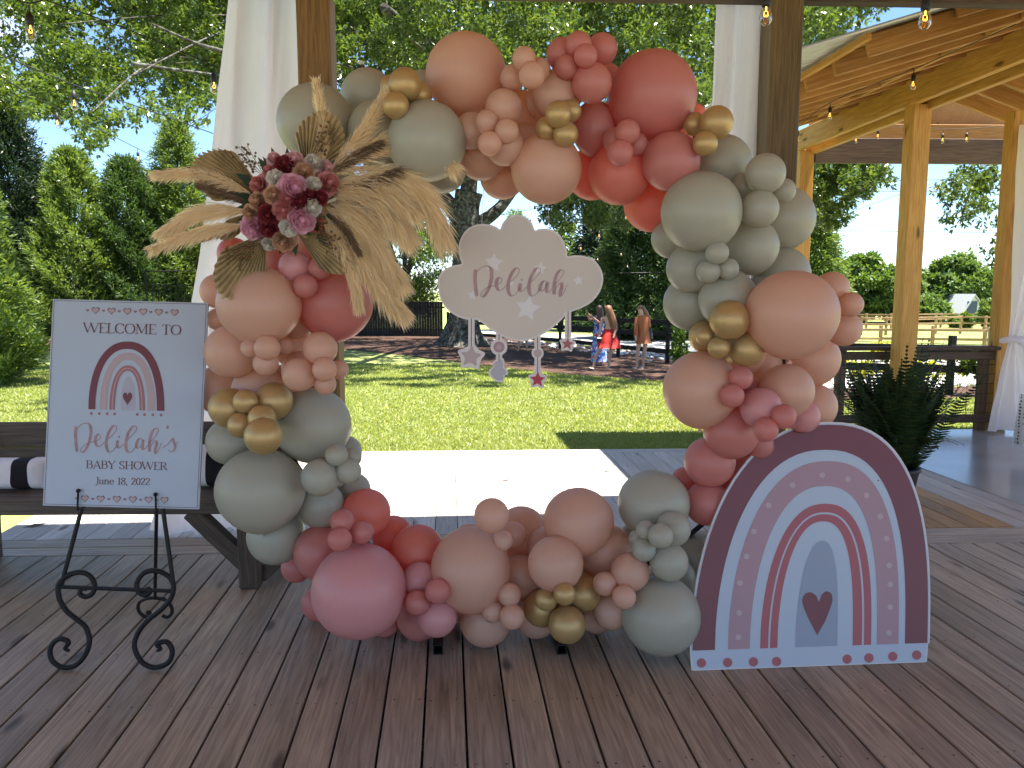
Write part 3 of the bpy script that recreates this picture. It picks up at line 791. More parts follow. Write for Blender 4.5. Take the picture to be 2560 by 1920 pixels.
# (x, y, r, colour, layer[, sx, sz]) in a 2212 px wide view of the photograph, listed back to front; layer 0 = behind the ring ... 3 = front clusters
BL = """
700 375 62 S 0
600 1105 46 S 0
840 1300 48 R 0
985 1345 34 P 0
1230 1320 44 P 0
1370 1290 44 P 0
540 1010 46 S 0
545 930 40 S 0
640 470 55 R 0
690 520 52 R 0
600 560 44 R 0
795 208 57 S 0
912 185 32 S 0
840 340 55 S 0
880 380 44 S 0
958 368 46 S 0
960 300 50 P 0
1085 382 46 P 0
1125 250 50 P 0
1190 215 52 P 0
1130 320 50 P 0
1310 170 32 R 0
1280 375 54 C 0
1345 260 50 C 0
1497 252 28 C 0
1462 300 34 C 0
1408 440 58 C 0
1575 420 55 S 0
1560 355 61 S 0
1690 472 67 S 0
1607 405 30 S 1
1450 515 41 S 0
1688 595 59 S 0
1540 600 52 S 0
1492 655 56 S 0
1640 650 50 S 0
1645 785 44 P 0
1600 760 50 P 0
1754 776 57 P 0
1756 878 49 P 0
1735 900 34 M 1
1640 860 50 P 0
1610 950 42 R 0
1593 1013 34 R 0
1478 1035 25 R 0
1640 960 30 R 1
1560 1060 40 R 0
1500 1205 55 S 0
1358 1152 18 S 0
1450 1250 50 S 0
1126 1151 54 P 0
1014 1165 32 P 0
1180 1180 40 P 0
1287 1333 38 P 0
1250 1270 45 P 0
1080 1260 44 P 0
1000 1290 40 P 0
849 1158 42 C 0
860 1240 45 C 0
763 1059 36 S 0
748 975 32 S 0
720 1020 34 S 0
640 1060 44 S 0
641 1225 32 R 0
689 1304 36 R 0
740 1200 46 R 0
832 1353 31 R 0
596 1158 59 S 0
472 842 50 P 0
637 745 47 P 0
650 800 40 P 0
610 830 40 P 0
470 629 36 P 0
470 690 23 P 0
560 720 48 P 0
640 690 40 P 0
505 548 34 R 0
798 497 26 R 0
682 265 80 S 1
820 285 66 S 1
1007 162 85 P 1
1040 337 50 P 1
1202 205 50 P 1
1283 277 49 R 1 .93 1.14
1338 375 64 C 1
1409 208 93 R 1
1492 580 50 S 1
1620 533 59 S 1
1572 645 60 S 1
1525 727 35 G 1
1559 776 23 G 1
1514 840 77 P 1 1 1
1699 844 56 P 1
1577 824 24 R 1
1625 842 21 R 1
1580 932 57 R 1
1533 998 52 R 1
1527 1087 46 R 1
1412 1088 72 S 1 1.02 .96
1250 1126 70 P 1 1.03 .97
1123 1245 46 P 1
1108 1155 27 P 1
1309 1191 57 P 1
1194 1256 26 G 1
1200 1218 57 P 1
1427 1329 82 S 1
1049 1346 53 P 1
1159 1353 46 P 1
902 1190 54 C 1
791 1108 50 C 1
689 1193 53 R 1 .97 1.05
693 1091 48 S 1
908 1349 49 R 1
676 919 78 S 1
496 954 48 S 1
558 845 54 P 1
501 760 56 P 1
723 654 77 R 1 1.02 .98
1180 364 73 P 2
922 305 82 S 2
1449 349 61 R 2
1515 458 83 S 2
1710 678 93 P 2 1.03 .97
1017 1229 84 P 2 .98 1.03
776 1276 98 M 2
563 1058 89 S 2 1.03 .97
560 659 83 P 2 1.04 .96
905 205 28 G 2
850 190 28 G 2
1165 150 24 P 2
1108 168 27 P 2
1020 283 38 P 2
1090 315 41 P 2
1232 240 23 G 2
1182 278 25 G 2
1215 117 34 R 2
1300 106 33 R 2
1278 179 42 R 2
1330 303 27 R 2
1375 312 24 R 2
1500 268 24 G 2
1692 412 26 S 2
1797 624 36 P 2
1823 710 37 P 2
1454 1142 36 S 2
1378 1164 19 S 2
1086 1168 21 P 2
1170 1314 38 G 2
1261 1281 38 G 2
1320 1322 37 P 2
907 1251 36 M 2
760 988 20 S 2
495 881 42 G 2
592 866 39 G 2
613 747 18 P 2
732 798 20 P 2
637 576 33 M 2
691 580 24 R 2
875 183 35 G 3
855 228 28 G 3
1132 127 25 P 3
1149 163 28 P 3
1088 232 38 P 3
1052 264 25 P 3
1095 283 25 P 3
1058 310 25 P 3
1206 247 28 G 3
1222 290 26 G 3
1250 97 28 R 3
1265 121 25 R 3
1224 145 26 R 3
1356 285 26 R 3
1340 330 27 R 3
1548 265 35 G 3
1523 310 26 G 3
1653 375 42 S 3
1640 451 40 S 3
1549 546 24 S 3
1572 581 23 S 3
1530 586 25 S 3
1576 691 41 G 3
1525 726 21 G 3
1613 754 37 G 3
1553 750 23 G 3
1838 658 26 P 3
1600 816 25 R 3
1581 855 25 R 3
1644 882 43 M 3
1692 900 26 R 3
1654 928 26 R 3
1395 1145 20 S 3
1427 1158 26 S 3
1391 1187 25 S 3
1445 1214 40 S 3
1062 1114 36 P 3
1361 1236 40 P 3
1307 1261 25 P 3
1348 1289 25 P 3
1100 1284 24 P 3
1065 1321 23 P 3
1106 1332 26 P 3
1225 1349 39 G 3
1179 1295 23 G 3
1220 1283 23 G 3
739 1126 25 R 3
782 1150 24 R 3
734 1165 25 R 3
945 1277 26 R 3
902 1302 26 R 3
944 1333 41 M 3
692 1031 39 S 3
727 983 23 S 3
753 1018 26 S 3
531 868 26 G 3
566 904 29 G 3
520 918 27 G 3
569 942 39 G 3
577 751 27 P 3
541 752 20 P 3
574 785 26 P 3
692 753 35 P 3
646 809 35 P 3
701 798 25 P 3
702 829 23 P 3
660 618 25 R 3
"""
K = 2560 / 2212
hoop = thing('balloon_hoop', onz(1290, 1600, 0), 'large round hoop covered in sage, peach, rose and gold balloons standing on the deck', 'balloon hoop')
LAYER_Y = {0: 3.36, 1: 3.20, 2: 3.06, 3: 2.98}
placed = []
for ln in BL.strip().split('\n'):
    w = ln.split(); x, y, r, c, lay = float(w[0]) * K, float(w[1]) * K, float(w[2]) * K, w[3], int(w[4])
    sx, sz = (float(w[5]), float(w[6])) if len(w) > 5 else (random.uniform(.985, 1.015), random.uniform(.985, 1.03))
    Y = LAYER_Y[lay] + random.uniform(-.02, .02)
    for _ in range(60):
        p = at(x, y, Y); dep = (p - CAM).dot(FW); rad = r * dep / F
        rad *= 1.07 / math.sqrt(1 + (((x - 1280) ** 2 + (y - 960) ** 2) / F ** 2) * .5)
        bad = False
        for q, qr, ql in placed:
            if (p - q).length < (.86 if ql == lay else .9) * (rad + qr) and q.y > p.y - .5 * rad:
                bad = True; break
        if not bad or Y < LAYER_Y[lay] - .26: break
        Y -= .012
    if p.z - rad < .004: p.z = rad + .004
    placed.append((p, rad, lay))
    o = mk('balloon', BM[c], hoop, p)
    size = 'large' if r > 60 * K else ('small' if r < 30 * K else 'middling')
    tag(o, f'{size} {BAL_NAME[c]} balloon')
    # neck points back towards the ring
    ctr = at(1308, 862, 3.3); d = (ctr - p).normalized()
    ringp = ctr - Vector((d.x, 0, d.z)).normalized() * 1.13
    nd = (ringp + Vector((0, .12, 0)) - p).normalized()
    q = (-nd).to_track_quat('Z', 'Y')
    o.rotation_mode = 'QUATERNION'; o.rotation_quaternion = q
    o.scale = (rad, rad, rad)
    if len(w) > 5:                                       # squashed ones keep their long axis in the picture plane
        o.rotation_quaternion = (1, 0, 0, 0); o.scale = (rad * sx, rad, rad * sz)
ctr = at(1308, 862, 3.33)
MB().tube([ctr + Vector((1.13 * math.cos(a), 0, 1.13 * math.sin(a))) for a in np.linspace(0, 2 * PI, 65)], .012, 8).build('ring_frame', 'steel_tube', hoop, True)
for px_ in (1070, 1500):
    f = onz(px_, 1638, 0.0)
    V, Fc = [], []
    a, w_ = .021, .016
    y1 = f.y + 1.05
    dirx = -.04 if px_ > 1280 else .0
    mbf = MB()
    for (dx, dz, sx_, sz_) in ((-a + .0025, 0, .005, 2 * a), (a - .0025, 0, .005, 2 * a), (0, -a + .0025, 2 * a - .01, .005), (0, a - .0025, 2 * a - .01, .005)):
        mbf.box((f.x + dx + dirx * 5, f.y + .52, a + .002 + dz), (sx_, 1.04, sz_), .08)
    mbf.build('foot_tube', 'steel_tube', hoop)
    member('upright', (f.x, ctr.y, .045), (f.x, ctr.y, ctr.z - 1.05), .03, .03, 'steel_tube', hoop)

# ================================================================== FLAT SIGN TOOLS
def ribbon(pts, w0, w1, n, off, mapf, fixed=None):
    """calligraphic stroke: pts in drawing units, y down; down strokes are thick"""
    P = catmull([(p[0], p[1], 0) for p in pts], 10); V = []; Fc = []
    for i, p in enumerate(P):
        t = P[min(i + 1, len(P) - 1)] - P[max(i - 1, 0)]
        t = t.normalized() if t.length > 0 else Vector((1, 0, 0))
        k = max(0.0, t.y) ** 1.5
        w = fixed if fixed else lerp(w0, w1, k)
        e = min(1.0, min(i, len(P) - 1 - i) / 3 + .25); w *= e
        s = Vector((-t.y, t.x, 0))
        for sg in (1, -1):
            q = p + s * (w / 2 * sg); V.append(mapf(q.x, q.y) + n * off)
        if i: Fc.append([2 * i - 2, 2 * i - 1, 2 * i + 1, 2 * i])
    return V, Fc
DELILAH = [
 [(428, 575), (424, 640), (428, 720), (438, 800)],
 [(440, 600), (470, 565), (520, 548), (552, 566), (562, 620), (552, 690), (525, 760), (492, 803), (472, 798), (480, 765), (520, 730), (575, 712), (612, 702)],
 [(612, 702), (640, 680), (645, 652), (625, 642), (604, 668), (602, 715), (620, 748), (648, 742), (690, 700)],
 [(690, 700), (750, 650), (788, 600), (785, 570), (757, 570), (722, 620), (700, 690), (700, 755), (722, 795), (760, 780), (798, 720)],
 [(800, 690), (795, 725), (800, 755), (820, 752), (870, 705)],
 [(866, 705), (920, 650), (963, 600), (962, 570), (932, 568), (896, 620), (874, 690), (872, 755), (892, 795), (930, 780), (968, 725)],
 [(1022, 680), (995, 672), (970, 700), (964, 745), (982, 755), (1010, 725), (1024, 685), (1018, 730), (1022, 765), (1045, 755), (1075, 715)],
 [(1075, 715), (1125, 660), (1158, 605), (1152, 582), (1125, 585), (1098, 625), (1082, 690), (1078, 750), (1080, 785)],
 [(1080, 780), (1095, 730), (1122, 692), (1140, 690), (1142, 720), (1132, 765), (1134, 798), (1155, 775), (1190, 700)],
]
DEL_DOT = (810, 662)
def disc(cx, cy, r, n, off, mapf, k=20):
    return [mapf(cx + r * math.cos(2 * PI * i / k), cy + r * math.sin(2 * PI * i / k)) + n * off for i in range(k)], [list(range(k))[::-1]]
def heart(cx, cy, w, h, n, off, mapf, k=32, flip=1):
    V = []
    for i in range(k):
        t = 2 * PI * i / k
        x = 16 * math.sin(t) ** 3; y = -(13 * math.cos(t) - 5 * math.cos(2 * t) - 2 * math.cos(3 * t) - math.cos(4 * t))
        V.append(mapf(cx + x / 32 * w, cy + (y - 2.5) / 29 * h) + n * off)
    return V, [list(range(k))]
def star(cx, cy, Ro, Ri, rot, n, off, mapf, rnd=0.0):
    P = []
    for i in range(10):
        a = rot + i * PI / 5 - PI / 2; r = Ro if i % 2 == 0 else Ri
        P.append(Vector((cx + r * math.cos(a), cy + r * math.sin(a), 0)))
    if rnd:
        Q = []
        for i in range(10):
            a, b, c = P[i - 1], P[i], P[(i + 1) % 10]
            for t in np.linspace(0, 1, 6):
                u = b + (a - b) * rnd; v = b + (c - b) * rnd
                Q.append(u * (1 - t) ** 2 + b * 2 * t * (1 - t) + v * t * t)
        P = Q
    return [mapf(p.x, p.y) + n * off for p in P], [list(range(len(P)))]
def fixface(V, Fc, n):
    """turn flat faces towards n"""
    out = []
    for f in Fc:
        a = Vector((0, 0, 0))
        for i in range(len(f)): a += V[f[i]].cross(V[f[(i + 1) % len(f)]])
        out.append(f if a.dot(n) > 0 else f[::-1])
    return V, out
def arch(xl, xr, ya, yb, sh=0.0, H=1.0, n=2.25, k=40):
    """outline points of an arch from left foot to right foot (drawing units, y down)"""
    out = []
    cx, a = (xl + xr) / 2, (xr - xl) / 2; ybc = (yb(xl) + yb(xr)) / 2; h = ybc - ya
    for i in range(k + 1):
        t = PI * i / k; c, s = math.cos(t), math.sin(t)
        x = -math.copysign(abs(c) ** (2 / n), c); y = s ** (2 / n)
        xx = cx + a * x
        yy = lerp(yb(xx), ya, y) if y > 0 else yb(xx)
        out.append((xx + sh * max(0, (ybc - yy) / H) ** 1.5, yy))
    return out
def band(outer, inner, n, off, mapf):
    k = len(outer); V = [mapf(*p) + n * off for p in outer] + [mapf(*p) + n * off for p in inner]
    return fixface(V, [[i, i + 1, k + i + 1, k + i] for i in range(k - 1)], n)
def filled(pts, n, off, mapf):
    V = [mapf(*p) + n * off for p in pts]; return fixface(V, [list(range(len(V)))], n)
# serif capitals: (strokes) on a 0..1 grid, y up; 't' thick, 'h' hairline
SER = {
 'W': (1.35, [('t', .02, 1, .36, 0), ('h', .36, 0, .66, .95), ('t', .62, 1, .96, 0), ('h', .96, 0, 1.28, 1), ('s', -.08, 1, .16), ('s', 1.16, 1, 1.38), ('s', .55, 1, .75)]),
 'E': (.72, [('t', .14, 0, .14, 1), ('h', .1, 1, .62, 1), ('h', .1, 0, .66, 0), ('h', .14, .52, .5, .52), ('h', .62, 1, .62, .82), ('h', .66, 0, .66, .2), ('s', 0, 1, .3), ('s', 0, 0, .3)]),
 'L': (.68, [('t', .14, 0, .14, 1), ('h', .1, 0, .62, 0), ('h', .62, 0, .62, .22), ('s', 0, 1, .3), ('s', 0, 0, .3)]),
 'C': (.86, [('c', [(.78, .8), (.62, .97), (.4, 1.0), (.16, .86), (.06, .5), (.16, .14), (.42, 0), (.64, .04), (.8, .2)]), ('h', .78, .76, .78, .98)]),
 'O': (.95, [('c', [(.47, 1.0), (.2, .9), (.06, .5), (.2, .1), (.47, 0), (.74, .1), (.88, .5), (.74, .9), (.47, 1.0)])]),
 'M': (1.16, [('h', .14, 0, .16, 1), ('t', .18, 1, .56, .05), ('h', .56, .05, .94, 1), ('t', .96, 0, .96, 1), ('s', 0, 0, .28), ('s', .82, 0, 1.12), ('s', .02, 1, .22), ('s', .9, 1, 1.1)]),
 'T': (.8, [('t', .4, 0, .4, 1), ('h', .04, 1, .76, 1), ('h', .04, 1, .04, .8), ('h', .76, 1, .76, .8), ('s', .24, 0, .56)]),
 'B': (.78, [('t', .14, 0, .14, 1), ('c', [(.14, 1), (.5, .98), (.62, .78), (.48, .56), (.14, .54)]), ('c', [(.14, .54), (.56, .52), (.7, .28), (.54, .03), (.14, 0)]), ('s', 0, 1, .2), ('s', 0, 0, .2)]),
 'A': (.92, [('h', .1, 0, .45, 1), ('t', .45, 1, .8, 0), ('h', .22, .34, .68, .34), ('s', -.02, 0, .24), ('s', .66, 0, .96)]),
 'Y': (.86, [('t', .08, 1, .42, .48), ('h', .42, .48, .78, 1), ('t', .42, 0, .42, .48), ('s', -.04, 1, .24), ('s', .66, 1, .9), ('s', .28, 0, .58)]),
 'S': (.66, [('c', [(.54, .82), (.42, .98), (.22, .97), (.08, .8), (.16, .6), (.4, .46), (.56, .3), (.48, .06), (.26, 0), (.08, .1), (.04, .22)])]),
 'H': (.98, [('t', .16, 0, .16, 1), ('t', .8, 0, .8, 1), ('h', .16, .52, .8, .52), ('s', .02, 1, .32), ('s', .02, 0, .32), ('s', .66, 1, .96), ('s', .66, 0, .96)]),
 'R': (.84, [('t', .14, 0, .14, 1), ('c', [(.14, 1), (.5, .98), (.64, .76), (.5, .54), (.14, .5)]), ('t', .38, .5, .72, .02), ('s', 0, 1, .2), ('s', 0, 0, .3), ('s', .64, 0, .86)]),
 'J': (.42, [('c', [(.28, 1), (.28, .4), (.26, .05), (.12, -.16), (-.02, -.14)]), ('s', .12, 1, .42)]),
 'u': (.66, [('t', .14, .62, .14, .2), ('c', [(.14, .25), (.16, .06), (.3, .0), (.44, .08), (.5, .2)]), ('t', .5, 0, .5, .64), ('s', .02, .64, .14), ('s', .38, .64, .5), ('s', .5, 0, .62)]),
 'n': (.7, [('t', .14, 0, .14, .64), ('c', [(.14, .45), (.24, .6), (.38, .66), (.5, .58), (.52, .4)]), ('t', .52, 0, .52, .42), ('s', .02, .64, .14), ('s', .02, 0, .28), ('s', .4, 0, .66)]),
 'e': (.58, [('h', .1, .36, .5, .36), ('c', [(.5, .36), (.46, .58), (.3, .66), (.12, .54), (.07, .3), (.16, .06), (.34, 0), (.52, .12)])]),
 '1': (.5, [('t', .26, 0, .26, .98), ('h', .1, .84, .26, .98), ('s', .08, 0, .44)]),
 '8': (.6, [('c', [(.3, .98), (.12, .9), (.1, .72), (.3, .55), (.5, .38), (.5, .1), (.3, 0), (.1, .1), (.08, .34), (.3, .55), (.46, .7), (.48, .9), (.3, .98)])]),
 '2': (.6, [('c', [(.08, .76), (.14, .94), (.32, 1.0), (.48, .88), (.46, .66), (.28, .38), (.06, .03)]), ('h', .05, .03, .54, .03), ('h', .54, .03, .56, .2)]),
 '0': (.64, [('c', [(.31, 1.0), (.14, .86), (.08, .5), (.14, .14), (.31, 0), (.48, .14), (.54, .5), (.48, .86), (.31, 1.0)])]),
 ',': (.3, [('c', [(.12, .08), (.16, .0), (.1, -.16)])]), ' ': (.42, []),
}
def serif_text(root, m, txt, x0, y0, x1, y1, h, n, off, mapf, weight=1.0):
    """set txt between baseline ends (x0,y0) and (x1,y1), capital height h (drawing units, y down)"""
    adv = [SER[c][0] for c in txt]; tot = sum(adv)
    d = Vector((x1 - x0, y1 - y0, 0)); sx = d.length / tot; d.normalize(); u = Vector((d.y, -d.x, 0))
    pen = 0.0
    T, Hl = .115 * h * weight, .045 * h * weight
    def P(gx, gy): q = Vector((x0, y0, 0)) + d * ((pen + gx) * sx) + u * (gy * h); return q
    for c, a in zip(txt, adv):
        mb = MB()
        for st in SER[c][1]:
            if st[0] in 'th':
                A, B = P(st[1], st[2]), P(st[3], st[4]); w = T if st[0] == 't' else Hl
                t = (B - A).normalized(); s = Vector((-t.y, t.x, 0)) * w / 2
                mb.add(*fixface([mapf(q.x, q.y) + n * off for q in (A + s, B + s, B - s, A - s)], [[0, 1, 2, 3]], n))
            elif st[0] == 's':
                A, B = P(st[1], st[2]), P(st[3], st[2]); s = u * Hl * .6
                mb.add(*fixface([mapf(q.x, q.y) + n * (off * 1.15) for q in (A + s, B + s, B - s, A - s)], [[0, 1, 2, 3]], n))
            else:
                V, Fc = [], []
                C = catmull([P(*q) for q in st[1]], 5)
                for i, p in enumerate(C):
                    t = (C[min(i + 1, len(C) - 1)] - C[max(i - 1, 0)]).normalized()
                    w = lerp(Hl, T * 1.05, abs(t.dot(u)) ** 1.3); s = Vector((-t.y, t.x, 0)) * w / 2
                    V += [mapf((p + s).x, (p + s).y) + n * off * 1.07, mapf((p - s).x, (p - s).y) + n * off * 1.07]
                    if i: Fc.append([2 * i - 2, 2 * i - 1, 2 * i + 1, 2 * i])
                mb.add(*fixface(V, Fc, n))
        if mb.v: mb.build('letter', m, root)
        pen += a

# ================================================================== WELCOME SIGN (leans back on the easel)
S_ = 600 / 1659
def wpx(x, y): return x * S_, 720 + y * S_
BLc, BRc, TLc = at(*wpx(296, 1503), 3.05), at(*wpx(1372, 1530), 3.07), at(*wpx(366, 76), 3.27)
wn_ = (BRc - BLc).cross(TLc - BLc).normalized()
if wn_.dot(CAM - BLc) < 0: wn_ = -wn_
def wm_(x, y): return onplane(*wpx(x, y), BLc, wn_)
sign = thing('welcome_sign', (BLc + BRc) / 2, 'white welcome board with rainbow and hearts propped on the black easel', 'sign')
outline = [(296, 1503), (1372, 1530), (1438, 103), (366, 76)]
MB().add(*slab([wm_(*p) for p in outline], wn_, .012)).build('board', 'sign_white_sky_tint', sign)
mb = MB()
ins = [(308, 1493), (1363, 1519), (1427, 113), (376, 87)]
for i in range(4):
    a, b = Vector((*ins[i], 0)), Vector((*ins[(i + 1) % 4], 0)); t = (b - a).normalized(); s = Vector((-t.y, t.x, 0)) * 1.6
    mb.add(*fixface([wm_(q.x, q.y) + wn_ * .0012 for q in (a + s, b + s, b - s, a - s)], [[0, 1, 2, 3]], wn_))
mb.build('border_line', 'print_dark', sign)
serif_text(sign, 'print_dark', 'WELCOME TO', 578, 307, 1254, 324, 66, wn_, .0014, wm_, 1.3)
serif_text(sign, 'print_dark', 'BABY SHOWER', 596, 1245, 1158, 1258, 52, wn_, .0014, wm_, 1.3)
serif_text(sign, 'print_dark', 'June 18, 2022', 662, 1355, 1038, 1362, 46, wn_, .0014, wm_, 1.3)
sk = lambda x, y: wm_(515 + (x - 415) * (605 / 775), 932 + (y - 548) * (205 / 258) + (x - 415) * .018)
mb = MB()
for st in DELILAH: mb.add(*fixface(*ribbon(st, 7, 25, wn_, .0014, sk), wn_))
mb.add(*fixface(*disc(*DEL_DOT, 9, wn_, .0014, sk), wn_))
for st in ([(1160, 950), (1158, 975)], [(1120, 1105), (1160, 1080), (1192, 1040), (1200, 1060), (1212, 1090), (1204, 1122), (1180, 1132), (1160, 1118)], [(1200, 1095), (1216, 1080), (1236, 1060)]):
    mb.add(*fixface(*ribbon(st, 5, 17, wn_, .0014, wm_), wn_))
mb.build('script_lettering', 'print_script', sign)
yb = lambda x: 838 + (x - 612) * .023
A = lambda xl, xr, ya: arch(xl, xr, ya, yb, 8, 470)
MB().add(*band(A(612, 1137, 370), A(660, 1085, 422), wn_, .0014, wm_)).build('rainbow_band', 'print_maroon', sign)
MB().add(*band(A(690, 1072, 447), A(738, 1022, 497), wn_, .0014, wm_)).build('rainbow_band', 'print_pale', sign)
MB().add(*band(A(757, 1003, 535), A(795, 965, 573), wn_, .0014, wm_)).build('rainbow_band', 'print_dusty', sign)
MB().add(*band(A(774, 986, 552), A(780, 980, 558), wn_, .0019, wm_)).build('rainbow_line', 'print_pale', sign)
MB().add(*filled(A(836, 934, 612), wn_, .0012, wm_)).build('rainbow_core', 'print_lilac', sign)
MB().add(*fixface(*heart(883, 768, 66, 92, wn_, .0018, wm_), wn_)).build('heart', 'print_maroon', sign)
for i, x in enumerate((632, 687, 742, 793, 950, 1000, 1057, 1113)): MB().add(*fixface(*disc(x, 867 + (x - 632) * .023, 10, wn_, .0014, wm_), wn_)).build('dot', 'print_dusty', sign)
for xs, y0, sl in (((662, 772, 881, 991, 1098, 1208), 158, .028), ((587, 697, 808, 919, 1028, 1138), 1458, .02)):
    for x in xs:
        y = y0 + (x - xs[0]) * sl
        o = MB().add(*fixface(*heart(x, y, 56, 50, wn_, .0014, wm_), wn_)).build('heart', 'print_dark', sign)
        MB().add(*fixface(*heart(x, y, 45, 39, wn_, .0019, wm_), wn_)).build('heart_fill', 'print_pale', o)
    for x in xs: MB().add(*fixface(*heart(x - 55, y0 + (x - 55 - xs[0]) * sl, 24, 20, wn_, .0014, wm_), wn_)).build('small_heart', 'print_dusty', sign)

# ================================================================== EASEL
easel = thing('easel', onz(300, 1668, 0), 'black wrought iron scroll easel holding the welcome board', 'easel')
CS = 700 / 1613
def ep(x, y): return x * CS, 1200 + y * CS           # pixels of a closer view
E0 = onz(*ep(370, 1080), 0.012); Etop = at(*ep(470, 165), 3.035)
en = (onz(*ep(890, 1085), 0.012) - E0).cross(Etop - E0).normalized()
if en.dot(CAM - E0) < 0: en = -en
def em(x, y, off=0.0): return onplane(*ep(x, y), E0, en) + en * off
RB = .0105
left_s = [(400, 985), (375, 970), (392, 945), (385, 925), (345, 915), (305, 940), (288, 990), (305, 1045), (360, 1078), (430, 1070), (490, 1010), (515, 930), (495, 850), (440, 800), (385, 755), (345, 690), (335, 620), (352, 580), (400, 545), (460, 532), (515, 550), (545, 600), (535, 650), (495, 672), (460, 655), (470, 628), (500, 632)]
right_s = [(905, 985), (925, 972), (905, 950), (925, 935), (965, 935), (992, 985), (970, 1050), (890, 1080), (815, 1045), (775, 960), (795, 880), (850, 810), (930, 745), (985, 680), (1000, 610), (970, 555), (900, 522), (830, 535), (790, 590), (795, 640), (830, 662), (862, 648), (858, 625), (835, 632)]
for st in (left_s, right_s):
    P = catmull([em(*p) for p in st], 6)
    n_ = len(P); rs = [RB * min(1.0, .55 + .45 * min(i, n_ - 1 - i) / 14) for i in range(n_)]
    MB().tube(P, rs, 8).build('scroll_leg', 'iron', easel, True)
MB().tube([em(355, 600), em(470, 165)], .009, 8).build('upright', 'iron', easel)
MB().tube([em(1003, 625), em(938, 165)], .009, 8).build('upright', 'iron', easel)
MB().tube([em(345, 615), em(1003, 640)], .008, 6).build('cross_bar', 'iron', easel)
# support pegs in front of the board
for x0, y0, x1, y1 in ((457, 155, 461, 62), (907, 180, 904, 84)):
    b0 = wm_(x0 * CS / S_, (1200 + y0 * CS - 720) / S_); b1 = wm_(x1 * CS / S_, (1200 + y1 * CS - 720) / S_)
    mb = MB().tube([b0 - wn_ * .05, b0 + wn_ * .014 - Vector((0, 0, .012)), b0 + wn_ * .014, b1 + wn_ * .014], .0042, 6)
    bm = bmesh.new(); bmesh.ops.create_icosphere(bm, subdivisions=2, radius=.009)
    mb.add([v.co + b1 + wn_ * .014 for v in bm.verts], [[v.index for v in f.verts] for f in bm.faces]); bm.free()
    mb.build('peg', 'iron', easel, True)
# rear strut with its little scroll foot
st0 = em(868, 165, -.05); st1 = onz(*ep(893, 690), .13); st1 = at(*ep(893, 680), 3.40)
MB().tube([st0, st1], .0075, 6).build('rear_strut', 'iron', easel)
rf_ = [(845, 762), (862, 762), (860, 782), (835, 788), (800, 755), (800, 710), (840, 685), (893, 680), (950, 690), (985, 725), (990, 765), (965, 790), (935, 780)]
zc = at(*ep(893, 760), 3.40)
MB().tube(catmull([at(*ep(*p), 3.40) for p in rf_], 5), .008, 6).build('rear_scroll', 'iron', easel, True)

# ================================================================== RAINBOW CUT-OUT
Q_ = 750 / 1778
def rpx(x, y): return 1650 + x * Q_, 1020 + y * Q_
RBL, RBR = onz(*rpx(190, 1556), .002), onz(*rpx(1580, 1506), .002)
rt = at(*rpx(1010, 82), 3.22)
rn = (RBR - RBL).cross(rt - RBL).normalized()
if rn.dot(CAM - RBL) < 0: rn = -rn
def rm(x, y): return onplane(*rpx(x, y), RBL, rn)
rainbow = thing('rainbow_board', (RBL + RBR) / 2, 'large arched rainbow cut-out with heart leaning against the balloons', 'sign')
yb = lambda x: 1438 - (x - 190) * .033
AR = lambda xl, xr, ya, d=0: arch(xl, xr, ya, lambda x: yb(x) + d, 112, 1318, 2.36)
out = AR(178, 1598, 82, 4)
poly = [(188, 1552), (194, 1557)] + [(1576, 1507), (1582, 1502)] + [(1590, 1392)] + out[::-1]
V, Fc = slab([rm(*p) for p in poly], rn, .012)
MB().add(V, Fc).build('board', 'sign_edge', rainbow)
MB().add(*filled([(197, 1549), (1574, 1500), (1582, 1398)] + AR(187, 1590, 92, 2)[::-1], rn, .0008, rm)).build('face', 'sign_white_sky_tint', rainbow)
MB().add(*band(AR(192, 1583, 99), AR(325, 1450, 248), rn, .0016, rm)).build('rainbow_band', 'print_maroon', rainbow)
MB().add(*band(AR(402, 1412, 315), AR(532, 1283, 463), rn, .0016, rm)).build('rainbow_band', 'print_pink', rainbow)
MB().add(*band(AR(593, 1250, 567), AR(640, 1207, 618), rn, .0016, rm)).build('rainbow_band', 'print_coral', rainbow)
MB().add(*band(AR(651, 1195, 629), AR(695, 1140, 672), rn, .0016, rm)).build('rainbow_band', 'print_coral', rainbow)
MB().add(*filled(AR(800, 1050, 787), rn, .0016, rm)).build('rainbow_core', 'print_blue', rainbow)
hp = [(940, 1152), (925, 1112), (893, 1092), (860, 1100), (842, 1135), (850, 1180), (880, 1250), (930, 1346), (978, 1262), (1010, 1180), (1021, 1130), (1010, 1096), (980, 1087), (955, 1108)]
MB().add(*filled([(q.x, q.y) for q in catmull([(*p, 0) for p in hp[1:7]], 5)] + [(930, 1346)] + [(q.x, q.y) for q in catmull([(*p, 0) for p in hp[8:]], 5)] + [(940, 1150)], rn, .0024, rm)).build('heart', 'print_maroon', rainbow)
for x, y in ((245, 1511), (400, 1508), (553, 1504), (690, 1502), (1108, 1488), (1237, 1481), (1378, 1472), (1520, 1464)):
    MB().add(*fixface(*disc(x, y, 28, rn, .0016, rm), rn)).build('dot', 'print_coral', rainbow)
mb = MB()
for x, y in ((463, 1358), (468, 1213), (473, 1037), (513, 880), (555, 732), (642, 577), (785, 457), (960, 398), (1113, 422), (1222, 518), (1304, 643), (1342, 773), (1357, 933), (1363, 1045), (1363, 1180), (1355, 1333)):
    MB().add(*fixface(*disc(x, y, 17, rn, .0024, rm, 12), rn)).build('pale_dot', 'print_pale', rainbow)
mb = MB()
mb.add(*fixface(*disc(1292, 430, 5, rn, .0014, rm, 8), rn)); mb.add(*fixface(*disc(1367, 815, 3, rn, .0024, rm, 8), rn))
